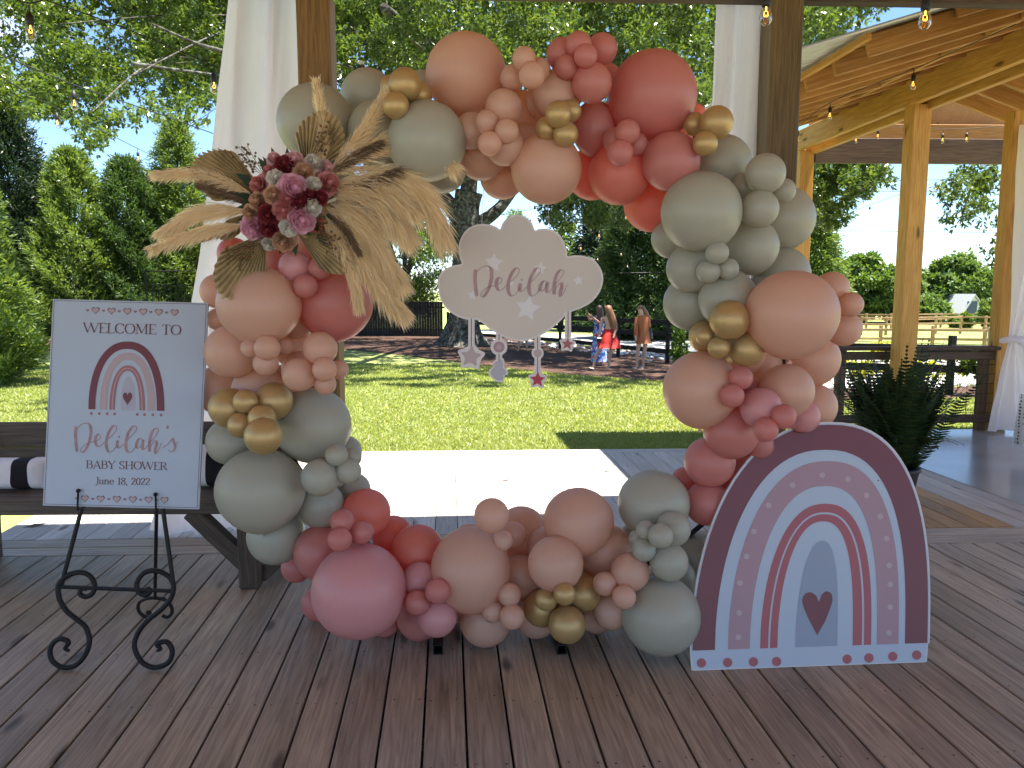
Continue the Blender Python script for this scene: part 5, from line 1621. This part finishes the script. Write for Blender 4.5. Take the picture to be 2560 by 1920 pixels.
# far-reaching limbs
ends = [(420, 160, 17, 1000, 200), (150, 60, 16, 900, 100), (520, 60, 20, 1000, 120), (700, -120, 18, 1050, 50), (1100, 40, 18, 1180, 250), (1350, 20, 20, 1300, 300), (1650, 120, 22, 1400, 250), (1750, 20, 18, 1500, 100), (1980, 30, 20, 1600, 150), (2180, 410, 15, 1900, 200), (330, 190, 13, 800, 60), (230, 280, 12, 500, 150), (1500, 520, 26, 1400, 380), (1300, 470, 27, 1330, 420)]
for i, (x, y, Y, mx, my) in enumerate(ends):
    a = at(1180, 330, OY - 1); m_ = at(mx, my, (Y + OY) / 2); e_ = at(x, y, Y)
    MB().add(*limb([a, a.lerp(m_, .5) + Vector((0, 0, .5)), m_, m_.lerp(e_, .55) + Vector((0, 0, .4)), e_], .055, .012, 7)).build('limb', 'bark', oak, True)
for q in ([(980, 62, 17), (1040, 110, 18), (1100, 155, 20)], [(330, 160, 14), (420, 172, 14.5), (560, 190, 16)], [(560, 130, 14), (480, 105, 13.5), (380, 60, 13)]):
    MB().add(*limb([at(*t) for t in q], .05, .02, 8)).build('limb', 'bark', oak, True)
def oak_leaves():
    xs = [-150, 0, 120, 190, 250, 310, 360, 430, 480, 560, 760, 830, 900, 1000, 1200, 1560, 1700, 1800, 1985, 2040, 2110, 2180, 2210]
    ym = [300, 290, 280, 330, 345, 230, 245, 300, 300, 250, 250, 245, 215, 190, 190, 190, 300, 320, 190, 175, 110, 60, 0]
    C, rad = [], []
    tries = 0
    while len(C) < 720 and tries < 16000:
        tries += 1
        x = random.uniform(-180, 2230); y = random.uniform(-170, 345)
        top = np.interp(x, xs, ym)
        if y > top - 18: continue
        if y > top - 90 and random.random() < .35: continue
        g = math.sin(x * .011 + 1.3) * math.sin(y * .023 + x * .004) + .5 * math.sin(x * .031 + y * .017)
        if g < -.4 and random.random() < .8: continue
        Y = random.uniform(15.5, 28) if y < 200 else random.uniform(15, 21)
        C.append(at(x, y, Y)); rad.append(Y / F * random.uniform(26, 58))
    # hanging sprays
    for (x, y) in ((245, 300), (265, 330), (300, 290), (330, 300), (355, 275), (395, 290), (420, 310), (440, 285), (470, 275), (500, 300), (515, 265), (225, 350), (230, 370), (255, 360), (60, 285), (100, 275), (170, 300), (205, 320), (385, 255), (455, 250), (530, 240)):
        for k in range(2): C.append(at(x + random.uniform(-12, 12), y + random.uniform(-18, 6), random.uniform(11.5, 13.5))); rad.append(.16)
    # inside the hoop and by the right hand posts
    for k in range(26): C.append(at(random.uniform(1360, 1580), random.uniform(470, 560), random.uniform(23, 28))); rad.append(random.uniform(.3, .55))
    for (x0, y0, x1, y1, n, Y0) in ((1990, 385, 2130, 560, 38, 14), (2060, 385, 2240, 470, 22, 14), (2120, 440, 2200, 500, 6, 14)):
        for k in range(n):
            u = random.random(); C.append(at(random.uniform(x0, x1), lerp(y0, y1, u), random.uniform(Y0, Y0 + 3))); rad.append(random.uniform(.12, .34))
    C = np.array([list(c) for c in C]); rad = np.array(rad)
    dist = C[:, 1]
    A = [leaf_clumps(C[m], rad[m], per, L, W, .25) for m, per, L, W in (((rad < .2), 60, .09, .04), ((rad >= .2) & (rad < .45), 250, .11, .05), (rad >= .45, 430, .13, .062))]
    A = np.concatenate(A)
    o = np_mesh('crown', A, 'oak_leaf', oak)
    # the top of the crown, above the picture: it shades the mulch and the lawn's far edge
    C = np.array([[random.uniform(-15, 12), random.uniform(22.5, 37), random.uniform(9.8, 13.5)] for _ in range(430)])
    A = leaf_clumps(C, rng.uniform(.7, 1.5, 430), 120, .30, .15, .1)
    np_mesh('crown_top', A, 'oak_leaf', oak)
oak_leaves()
def oak_branch_right():
    b = thing('oak_branch', at(2440, 395, 13), 'leafy oak branch hanging into the sky beside the far pine post', 'branch')
    MB().add(*limb([at(2600, 330, 13), at(2500, 400, 13), at(2430, 470, 13.2), at(2400, 560, 13.3)], .04, .01, 6)).build('limb', 'bark', b)
    C, rad = [], []
    for k in range(46):
        t = random.random(); x = lerp(2480, 2410, t) + random.gauss(0, 38); y = lerp(395, 560, t) + random.gauss(0, 22); C.append(at(x, y, random.uniform(12.5, 14))); rad.append(random.uniform(.10, .24))
    for (x, y) in ((2500, 600), (2495, 640), (2490, 660), (2505, 560), (2470, 620)): C.append(at(x, y, 13)); rad.append(.15)
    np_mesh('crown', leaf_clumps(np.array([list(c) for c in C]), np.array(rad), 70, .085, .036, .3), 'oak_leaf', b)
oak_branch_right()
# ---- conifers
def conifer(label, px, py, top_py, half_px, m, n=1500, name='cypress_tree', blade=(.22, .05), prof=.75, per=14, group='conifers beyond the lawn', Y=None, up=.55):
    b = ong(px, py) if Y is None else Vector(((px - 1280) / F * Y, Y, gz(0, Y)))
    top = at(px, top_py, b.y).z; H = top - b.z; Rr = half_px / F * b.y
    root = thing(name, b, label, 'tree', group)
    MB().tube([b - Vector((0, 0, .1)), b + Vector((0, 0, H * .5)), b + Vector((0, 0, H * .95))], [.05 * Rr + .09, .06, .015], 8).build('trunk', 'bark', root)
    h = 1 - (1 - rng.random(n) ** 1.0) ** 1.0
    h = rng.random(n) ** 1.25; th = rng.random(n) * 2 * PI
    r = Rr * np.clip(1 - h, 0, 1) ** prof * np.minimum(1, .55 + h * 6)
    s1, s2, s3 = rng.random(3) * 6
    lump = .78 + .24 * np.sin(3 * th + s1 + 9 * h) * np.sin(17 * h + s2 + 2 * th) + .12 * np.sin(7 * th + s3 + 23 * h)
    depth = np.where(rng.random(n) < .72, 1.0 - .12 * rng.random(n), .4 + .5 * rng.random(n))
    rr = r * lump * depth
    base = np.stack([b.x + rr * np.cos(th), b.y + rr * np.sin(th), b.z + .02 * H + h * H * .97], 1)
    out = np.stack([np.cos(th), np.sin(th), np.full(n, up)], 1)
    out = unit(out + rng.normal(size=out.shape) * .22)
    B = np.repeat(base, per, 0); O = np.repeat(out, per, 0)
    t = np.tile(np.linspace(-1, .9, per), n)
    B = B + O * (t * blade[0] * 1.6)[:, None] + rng.normal(size=B.shape) * blade[1] * .9
    D = unit(O + rng.normal(size=B.shape) * .55)
    A = leaves(B, D, blade[0] * (.6 + .7 * rng.random(len(B))), blade[1] * (.7 + .6 * rng.random(len(B))))
    np_mesh('crown', A, m, root)
conifer('dark blue-green conifer rising at the left edge above the cypresses', 50, 838, 225, 150, 'dark_leaf', 3600, 'conifer_tree', (.30, .07), .6)
conifer('pale cypress with feathery tips nearest the left edge', -70, 862, 400, 165, 'cypress_leaf', 3400, blade=(.17, .040), prof=.55, Y=16.5)
conifer('tall light green cypress above the welcome board', 205, 838, 372, 175, 'cypress_leaf', 4200, blade=(.24, .058), prof=.58)
conifer('bushy cypress between welcome board and palm fan', 335, 836, 395, 165, 'mid_leaf', 4200, blade=(.24, .058), prof=.58)
conifer('slim cypress beside the long curtain', 465, 834, 300, 110, 'cypress_leaf', 3600, blade=(.24, .058), prof=.5)
conifer('cypress showing left of the flower spray behind the iron railing', 590, 832, 420, 150, 'cypress_leaf', 3200, blade=(.24, .058), prof=.58)
conifer('far cypress filling the gap right of the dark conifer', 120, 832, 430, 150, 'mid_leaf', 2800, blade=(.28, .07), prof=.58)
conifer('far cypress filling the gap left of the slim cypress', 410, 830, 430, 130, 'cypress_leaf', 2800, blade=(.28, .07), prof=.58)
conifer('broad dark fir inside the hoop behind the women', 1615, 846, 385, 175, 'mid_leaf', 5200, 'fir_tree', (.28, .065), .7, up=-.05, group='conifers behind the women')
conifer('fir showing between pine post and sage balloons', 2035, 838, 490, 90, 'cypress_leaf', 2200, 'fir_tree', (.28, .065), .8, up=-.1, group='conifers behind the women')
conifer('dark fir far behind the women near the cloud sign', 1500, 828, 480, 110, 'dark_leaf', 2200, 'fir_tree', (.34, .08), .7, up=-.05, group='conifers behind the women')
# ---- broadleaved trees
def broad(label, px, py, top_py, half_px, m, nc, per, L, W, name='broadleaf_tree', low=.25, group='broadleaved trees beyond the fences', Y=None):
    b = ong(px, py) if Y is None else Vector(((px - 1280) / F * Y, Y, gz(0, Y)))
    H = at(px, top_py, b.y).z - b.z; Rr = half_px / F * b.y
    root = thing(name, b, label, 'tree', group)
    mb = MB(); mb.add(*limb([b - Vector((0, 0, .1)), b + Vector((.1, 0, H * .3)), b + Vector((0, 0, H * .8))], .035 * H, .03, 8))
    C = []
    for k in range(nc):
        u = Vector((random.gauss(0, 1), random.gauss(0, 1), random.gauss(0, 1))).normalized(); r = random.uniform(.35, 1) ** .5
        z = b.z + H * (low + (1 - low) * .5) + u.z * H * (1 - low) * .46 * r
        k_ = 1 - .25 * max(0, u.z)
        C.append(Vector((b.x + u.x * Rr * .85 * r * k_, b.y + u.y * Rr * .85 * r * k_, z)))
        if k % 9 == 0: mb.add(*limb([b + Vector((0, 0, H * .3)), b.lerp(C[-1], .6) + Vector((0, 0, H * .25)), C[-1]], .012 * H, .01, 5))
    mb.build('trunk', 'bark', root)
    C = np.array([list(c) for c in C]); rad = Rr * (.16 + .16 * rng.random(len(C)))
    np_mesh('crown', leaf_clumps(C, rad, per, L, W, .1), m, root)
broad('sunny light green tree left of the oak trunk', 1010, 836, 425, 150, 'bright_leaf', 130, 260, .16, .075, low=.05)
broad('light green shrub tree right of the oak trunk', 1290, 826, 520, 80, 'bright_leaf', 60, 200, .18, .08, low=.08)
broad('round light green tree seen over the cloud sign', 1400, 826, 545, 95, 'bright_leaf', 80, 220, .18, .08, low=.08)
broad('dim tree behind the pampas plumes', 870, 832, 520, 120, 'cypress_leaf', 90, 220, .17, .08, low=.05)
broad('far pointed tree left of the tall pine post', 2160, 812, 628, 80, 'far_leaf', 110, 200, .40, .2, low=.04, Y=62)
broad('far dense green tree left of the pine post and beside the peach balloons', 2235, 814, 668, 70, 'far_leaf', 80, 200, .42, .2, low=.04, Y=64)
broad('far large rounded tree right of the tall pine post', 2385, 812, 640, 105, 'far_leaf', 150, 220, .42, .2, low=.03, Y=66)
broad('far tree behind the white house gable', 2500, 812, 690, 70, 'far_leaf', 90, 200, .42, .2, low=.04, Y=78)
broad('low leafy tree at the foot of the large rounded tree', 2310, 816, 740, 60, 'far_leaf', 60, 180, .36, .17, low=.02, Y=60)
broad('low bright bush beside the white house', 2400, 822, 780, 32, 'bright_leaf', 30, 160, .22, .1, name='bush', low=.02, Y=52)
broad('round dark bush in front of the white house', 2478, 838, 736, 40, 'cypress_leaf', 60, 220, .15, .07, name='bush', low=.01, Y=46)
broad('distant tree behind the balloons at the right', 1960, 814, 600, 120, 'far_leaf', 100, 200, .42, .2, low=.03, Y=70)
broad('distant tree behind the women', 1760, 814, 560, 130, 'far_leaf', 100, 200, .42, .2, low=.03, Y=75)
broad('small sapling with yellow-green leaves inside the mesh railing', 2440, 992, 878, 42, 'bright_leaf', 26, 60, .09, .045, name='sapling', low=.35, group='young shrubs by the drive')
broad('leafy young shrub beside the balloons near the women', 1695, 946, 825, 30, 'bright_leaf', 22, 60, .12, .05, name='sapling', low=.15, group='young shrubs by the drive')
def flowers(label, px, py, half, top):
    b = ong(px, py); root = thing('yellow_shrub', b, label, 'shrub', 'yellow shrubs along the drive'); Rr = half / F * b.y; H = at(px, top, b.y).z - b.z
    C = np.array([[b.x + random.gauss(0, Rr * .45), b.y + random.gauss(0, .3), b.z + H * random.uniform(.3, .9)] for _ in range(26)])
    np_mesh('crown', leaf_clumps(C, np.full(26, H * .22), 60, .10, .055), 'yellow_leaf', root)
    MB().tube([b, b + Vector((0, 0, H * .5))], .02, 5).build('stem', 'bark', root)
flowers('yellow flowering shrub just above the mesh railing', 2205, 905, 40, 858); flowers('yellow shrub at the drive behind the mesh railing', 2300, 948, 55, 908); flowers('yellow-green shrub beyond the mesh railing nearest the balloons', 2150, 944, 40, 908)
flowers('low yellow shrub right of the tall pine post', 2350, 905, 30, 872)

# ================================================================== FENCES, HOUSE, SMALL YARD THINGS
def board_fence():
    a, b = ong(640, 836), ong(1112, 842); root = thing('board_fence', a.lerp(b, .5), 'black board fence running behind the oak trunk', 'fence')
    L = (b - a).length; n = int(L / .145); d = (b - a).normalized()
    V, Fc = box_vf((.138, .02, 1.78), .004); me = mesh('board', V, Fc, 'black_board')
    for k in range(n):
        p = a + d * (k + .5) * .145; o = mk('board', me, root, (p.x, p.y, gz(p.x, p.y) + .90 + random.uniform(-.01, .01))); o.rotation_euler.z = math.atan2(d.y, d.x)
    for z in (.35, 1.5): member('rail', a + Vector((0, .05, z)), b + Vector((0, .05, z)), .04, .09, 'black_rail', root)
board_fence()
def rail_fence(label, pts, rails, h, m_r, m_p, r=.04, post=.11, name='rail_fence', extra=.12, rh=.14):
    P = [ong(*p) for p in pts]; root = thing(name, P[0], label, 'fence', 'rail fences')
    for i, p in enumerate(P):
        member('post', p - Vector((0, 0, .05)), p + Vector((0, 0, h + extra)), post, post, m_p, root)
        if i:
            for z in rails: member('rail', P[i - 1] + Vector((0, -.06, z)), p + Vector((0, -.06, z)), .04, rh, m_r, root)
rail_fence('black three-rail fence along the drive behind the women', [(1120, 850), (1400, 873), (1545, 893), (1668, 908), (1780, 922)], (.35, .85, 1.2), 1.2, 'black_rail', 'black_board')
rail_fence('black rail fence beyond the drive at the right', [(1990, 972), (2372, 988), (2760, 1004)], (.5, .88), 1.0, 'black_rail', 'black_board')
rail_fence('grey rail fence across the lawn past the drive', [(2080, 868), (2200, 868), (2330, 870), (2460, 872), (2590, 874)], (.35, .7), .75, 'far_fence', 'far_fence', rh=.10)
for k, (lab, y0) in enumerate((('far brown paddock fence nearest the road', 838), ('far brown paddock fence under the trees', 822))):
    rail_fence(lab, [(2090 + i * 62 + 13 * k, y0 + 2 * math.sin(i)) for i in range(8)], (.3, .62, .95), .95, 'far_fence', 'far_fence', post=.11, rh=.08, extra=.08)
def iron_railing():
    a, b = at(368, 760, 20.5), at(560, 760, 20.2); root = thing('iron_railing', Vector((a.x, a.y, gz(a.x, a.y))), 'thin black iron railing among the cypresses left of the long curtain', 'railing')
    z1, z2, z0 = at(368, 678, 20.5).z, at(368, 714, 20.5).z, gz(a.x, a.y)
    for z in (z1, z2): MB().tube([Vector((a.x, a.y, z)), Vector((b.x, b.y, z))], .016, 5).build('rail', 'iron', root)
    for k in range(14):
        p = a.lerp(b, k / 13); MB().tube([Vector((p.x, p.y, z0)), Vector((p.x, p.y, z2 if k % 13 else z1 + .03))], .011 if k % 13 else .02, 5).build('bar', 'iron', root)
iron_railing()
def house():
    Y = 60; b = at(2470, 818, Y); b.z = gz(b.x, Y); root = thing('house', b, 'small white house with grey gable roof among the far trees', 'house')
    def pt(px, py, dy=0): return at(px, py, Y + dy)
    xl, xr = pt(2412, 800).x, pt(2448, 800).x; xR = pt(2560, 800).x; zt = pt(2430, 738).z; ze = pt(2412, 782).z; z0 = b.z
    xm = pt(2436, 738).x
    mb = MB(); n = 0
    wall = [Vector((xl, Y, z0)), Vector((xr + .4, Y, z0)), Vector((xr + .4, Y, ze)), Vector((xm, Y, zt)), Vector((xl, Y, ze))]
    MB().add(*slab(wall, Vector((0, -1, 0)), .2)).build('gable_wall', 'house_white', root)
    MB().box(((xr + .4 + xR) / 2, Y + 2, (z0 + ze) / 2), (xR - xr - .4, 3.9, ze - z0)).build('wall', 'house_white', root)
    rr = [Vector((xm - .05, Y - .25, zt + .08)), Vector((xm + .1, Y + 6, zt + .08)), Vector((xr + 3.5, Y + 6, ze)), Vector((xr + .6, Y - .25, ze - .05))]
    MB().add(*slab(rr, Vector((0, 0, 1)), .12)).build('roof', 'house_roof', root)
    rl = [Vector((xm - .05, Y - .25, zt + .1)), Vector((xl - .4, Y - .25, ze - .2)), Vector((xl - .4, Y + 6, ze - .2)), Vector((xm - .05, Y + 6, zt + .1))]
    MB().add(*slab(rl, Vector((0, 0, 1)), .12)).build('roof', 'house_roof', root)
    MB().box(((xl + xr) / 2 - .1, Y - .06, z0 + 1.25), (.75, .06, 1.1)).build('window', 'house_glass', root)
house()
MB_ = MB(); c = at(2487, 842, 12); MB_.box((0, 0, .0), (.13, .16, .30), bev=.01); bx = MB_.build('meter_box', 'box_beige'); bx.location = c
tag(bx, 'beige utility box on a post left of the knotted curtain', 'box'); bx2 = member('post', Vector((c.x, c.y + .11, gz(c.x, c.y))), Vector((c.x, c.y + .11, c.z + .1)), .06, .06, 'rail_wood_z', None)
bx2.name = 'box_post'; WLOC[bx.name] = Vector(c); bx2.parent = bx; bx2.matrix_parent_inverse = Matrix.Translation(-c)
def dotted_cloth():
    V, Fc = [], []; nu, nv = 30, 16
    for j in range(nv + 1):
        for i in range(nu + 1):
            u, v = i / nu, j / nv; p = at(lerp(2548, 2680, u) - 14 * v, lerp(985, 1112, v) + 12 * u, 6.9); p.y += .05 * math.sin(u * 26) * (.3 + v); p.z = max(p.z, .01); V.append(p)
    Fc = [[j * (nu + 1) + i, j * (nu + 1) + i + 1, (j + 1) * (nu + 1) + i + 1, (j + 1) * (nu + 1) + i] for j in range(nv) for i in range(nu)]
    b = V[-1].copy(); o = mk('table_cloth', mesh('table_cloth', [v - b for v in V], Fc, 'dotted_cloth', True), None, b); tag(o, 'white cloth with black dots hanging at the right edge above the concrete', 'cloth')
dotted_cloth()

# ================================================================== PEOPLE
def person(label, base, joints, edges, radii, head, rot=0.0):
    """one continuous skinned body; joints in metres from base"""
    me = bpy.data.meshes.new('person'); me.from_pydata([tuple(j) for j in joints], edges, []); me.materials.append(MATS['skin'])
    o = bpy.data.objects.new('person', me); col.objects.link(o); o.location = base; o.rotation_euler.z = rot; WLOC[o.name] = Vector(base)
    bm = bmesh.new(); bm.from_mesh(me); lay = bm.verts.layers.skin.verify(); bm.verts.ensure_lookup_table()
    for i, v in enumerate(bm.verts):
        r = radii[i]; v[lay].radius = (r, r) if not isinstance(r, tuple) else r; v[lay].use_root = (i == 0)
    bm.to_mesh(me); bm.free()
    o.modifiers.new('skin', 'SKIN').use_smooth_shade = True; s = o.modifiers.new('sub', 'SUBSURF'); s.levels = s.render_levels = 2
    tag(o, label, 'person', 'women watching by the fence'); return o
def loft(name, rings, m, parent, n=20, wav=0.0, k=6):
    """cloth or hair: rings = (x, y, z, rx, ry)"""
    V, Fc = [], []
    for j, (x, y, z, rx, ry) in enumerate(rings):
        t = j / (len(rings) - 1)
        for i in range(n):
            a = 2 * PI * i / n; w = 1 + wav * t * math.sin(k * a + 1.3)
            V.append((x + rx * w * math.cos(a), y + ry * w * math.sin(a), z))
    for j in range(len(rings) - 1):
        for i in range(n): Fc.append([j * n + i, j * n + (i + 1) % n, (j + 1) * n + (i + 1) % n, (j + 1) * n + i])
    Fc.append(list(range(n))); Fc.append([(len(rings) - 1) * n + i for i in range(n)][::-1])
    o = bpy.data.objects.new(name, mesh(name, V, Fc, m, True)); col.objects.link(o); o.parent = parent; return o
def body(la, ra, lf, rf, lean=0.0, hx=0.0, knee=(0, 0), s=1.0):
    """la, ra: (elbow, wrist) points; lf, rf: foot points; x right in the picture, y away"""
    J = [(0, 0, .95), (.0 + lean * .3, 0, 1.12), (lean, 0, 1.34), (lean * 1.2 + hx * .3, 0, 1.45), (lean * 1.2 + hx, -.01, 1.53), (lean * 1.2 + hx, -.01, 1.64)]
    Rr = [(.135, .10), (.105, .085), (.125, .085), .05, .078, .07]
    E = [(0, 1), (1, 2), (2, 3), (3, 4), (4, 5)]
    def add(p, r, par): J.append(p); Rr.append(r); E.append((par, len(J) - 1)); return len(J) - 1
    for sgn, (el, wr) in ((-1, la), (1, ra)):
        sh = add((lean + .155 * sgn, 0, 1.36), .05, 2); e = add(el, .036, sh); w = add(wr, .025, e)
        d = (Vector(wr) - Vector(el)).normalized(); h = add(tuple(Vector(wr) + d * .07), .03, w)
        side = Vector((d.z, 0, -d.x)) if abs(d.y) < .9 else Vector((1, 0, 0))
        for f in (-1, 0, 1): add(tuple(Vector(wr) + d * .15 + side * (.018 * f)), .009, h)
        add(tuple(Vector(wr) + d * .06 + side * .05 + Vector((0, -.02, 0))), .010, w)
    for sgn, ft, kn in ((-1, lf, knee[0]), (1, rf, knee[1])):
        hp = add((.085 * sgn, 0, .90), .088, 0); k_ = add((lerp(.085 * sgn, ft[0], .5) + kn, ft[1] * .5 - .02, .50), .056, hp); c_ = add((lerp(.085 * sgn, ft[0], .78) + kn * .5, ft[1] * .78 + .02, .32), .05, k_)
        a = add((ft[0], ft[1], .09), .034, c_); hl = add((ft[0], ft[1], .035), .034, a); add((ft[0] + ft[2], ft[1] + ft[3], .022), .024, hl)
    return J, E, Rr
def feet_at(px, py): p = ong(px, py); return p
# woman in the long blue dress holding up a phone
b1 = feet_at(1497, 914)
J, E, Rr = body(((-.30, -.22, 1.30), (-.36, -.30, 1.45)), ((-.02, -.25, 1.22), (-.26, -.34, 1.40)), (-.06, 0, -.10, -.1), (.07, .05, -.10, -.1), .0, -.02)
p1 = person('woman in long blue patterned dress raising a phone with both hands', b1, J, E, Rr, None)
loft('dress', [(0, 0, 1.42, .10, .07), (0, 0, 1.36, .19, .11), (0, 0, 1.25, .17, .12), (0, 0, 1.08, .135, .105), (0, 0, .95, .17, .14), (0, 0, .6, .19, .17), (0, 0, .12, .22, .2)], 'dress_blue', p1, wav=.06)
loft('hair', [(-.02, -.02, 1.715, .03, .03), (-.02, -.02, 1.69, .085, .09), (-.01, -.035, 1.62, .098, .10), (.01, -.07, 1.5, .10, .065), (.02, -.10, 1.36, .10, .045), (.03, -.11, 1.20, .055, .03)], 'hair_brown', p1)
ph = MB().box((0, 0, 0), (.012, .075, .15), bev=.003).build('phone', 'phone_black'); ph.location = b1 + Vector((-.38, -.40, 1.53)); ph.rotation_euler.z = .5; tag(ph, 'phone held up by the woman in the blue dress', 'phone')
# woman in the red dress, back to us
b2 = feet_at(1520, 921)
J, E, Rr = body(((-.22, .02, 1.10), (-.24, -.06, .90)), ((.20, -.05, 1.10), (.14, -.18, .95)), (-.40, -.05, -.13, -.05), (.02, 0, -.08, -.1), -.02, 0, (-.02, .02))
p2 = person('woman in short red backless dress with long hair', b2, J, E, Rr, None)
loft('dress', [(-.0, 0, 1.07, .125, .10), (0, 0, 1.0, .15, .125), (0, 0, .86, .22, .19), (.01, 0, .70, .28, .24), (.02, 0, .56, .31, .26)], 'dress_red', p2, 28, .09, 9)
loft('hair', [(-.03, -.02, 1.715, .03, .03), (-.03, -.02, 1.69, .085, .09), (-.02, -.035, 1.62, .10, .10), (.02, -.07, 1.5, .11, .07), (.07, -.09, 1.35, .11, .05), (.12, -.10, 1.18, .10, .045), (.18, -.10, 1.02, .05, .03)], 'hair_auburn', p2, 20, .12, 7)
bag = MB(); bag.box((0, 0, 0), (.15, .06, .13), bev=.02); bag.tube([(-.06, 0, .06), (-.05, 0, .14), (0, 0, .17), (.05, 0, .14), (.06, 0, .06)], .006, 5)
bag = bag.build('hand_bag', 'phone_black'); bag.location = b2 + Vector((-.26, -.10, .78)); tag(bag, 'small black bag in the hand of the woman in red', 'bag')
# woman in the rust dress
b3 = feet_at(1606, 921)
J, E, Rr = body(((-.20, -.03, 1.12), (-.22, -.16, .90)), ((.16, .05, 1.1), (.10, -.05, .9)), (-.15, -.02, -.14, -.04), (.02, .02, -.06, -.1), -.03, -.05, (-.02, .0))
p3 = person('woman in short rust dress with long sleeves facing left', b3, J, E, Rr, None)
loft('dress', [(-.03, 0, 1.44, .085, .075), (-.03, 0, 1.38, .18, .12), (-.02, 0, 1.22, .155, .125), (0, 0, 1.06, .135, .12), (0.01, 0, .90, .175, .15), (0.02, 0, .68, .22, .18)], 'dress_rust', p3, 24, .05, 8)
for el, wr, sx in (((-.20, -.03, 1.12), (-.22, -.16, .90), -.18), ((.16, .05, 1.1), (.10, -.05, .9), .13)):
    V, Fc = tube_vf([(sx * .9, 0, 1.38), el, wr], [.07, .06, .055], 10); o = bpy.data.objects.new('sleeve', mesh('sleeve', V, Fc, 'dress_rust', True)); col.objects.link(o); o.parent = p3
loft('hair', [(-.08, .02, 1.715, .03, .03), (-.07, .02, 1.69, .085, .09), (-.05, .03, 1.62, .105, .105), (.02, .05, 1.52, .11, .085), (.08, .05, 1.42, .09, .06), (.10, .05, 1.33, .04, .03)], 'hair_auburn', p3, 20, .12, 7)
bag2 = MB(); bag2.add(*tube_vf([(0, 0, .0), (0, 0, -.12), (.01, 0, -.3), (.02, 0, -.42)], [.03, .08, .10, .05], 12)); bag2.tube([(0, 0, 0), (-.05, 0, .15), (-.10, 0, .28)], .012, 5)
bag2 = bag2.build('shoulder_bag', 'phone_black', None, True); bag2.location = b3 + Vector((.17, .02, 1.12)); tag(bag2, 'black shoulder bag of the woman in the rust dress', 'bag')
# someone in white mostly hidden by the cloud sign
b4 = feet_at(1306, 878)
J, E, Rr = body(((-.22, 0, 1.1), (-.2, -.1, .9)), ((.22, 0, 1.1), (.2, -.1, .9)), (-.14, 0, -.05, -.12), (.16, 0, .05, -.12))
p4 = person('person in white skirt whose legs show under the cloud sign', b4, J, E, Rr, None)
loft('skirt', [(0, 0, 1.05, .13, .1), (0, 0, .9, .2, .17), (0, 0, .45, .40, .3)], 'dress_white', p4, 24, .08, 8)
loft('top', [(0, 0, 1.44, .09, .07), (0, 0, 1.37, .18, .11), (0, 0, 1.04, .14, .115)], 'dress_white', p4)
loft('hair', [(0, .02, 1.715, .03, .03), (0, .015, 1.69, .085, .09), (0, .03, 1.6, .105, .10), (0, .05, 1.45, .09, .06)], 'hair_brown', p4)
for pp, fs in ((p1, None), (p2, [(-.40, -.05), (.02, 0)]), (p3, [(-.15, -.02), (.02, .02)])):
    for q in fs or []:
        V, Fc = box_vf((.10, .20, .025), .01); o = bpy.data.objects.new('sandal', mesh('sandal', [(v[0] + q[0] - .05, v[1] + q[1] - .05, v[2] + .012) for v in V], Fc, 'sandal')); col.objects.link(o); o.parent = pp
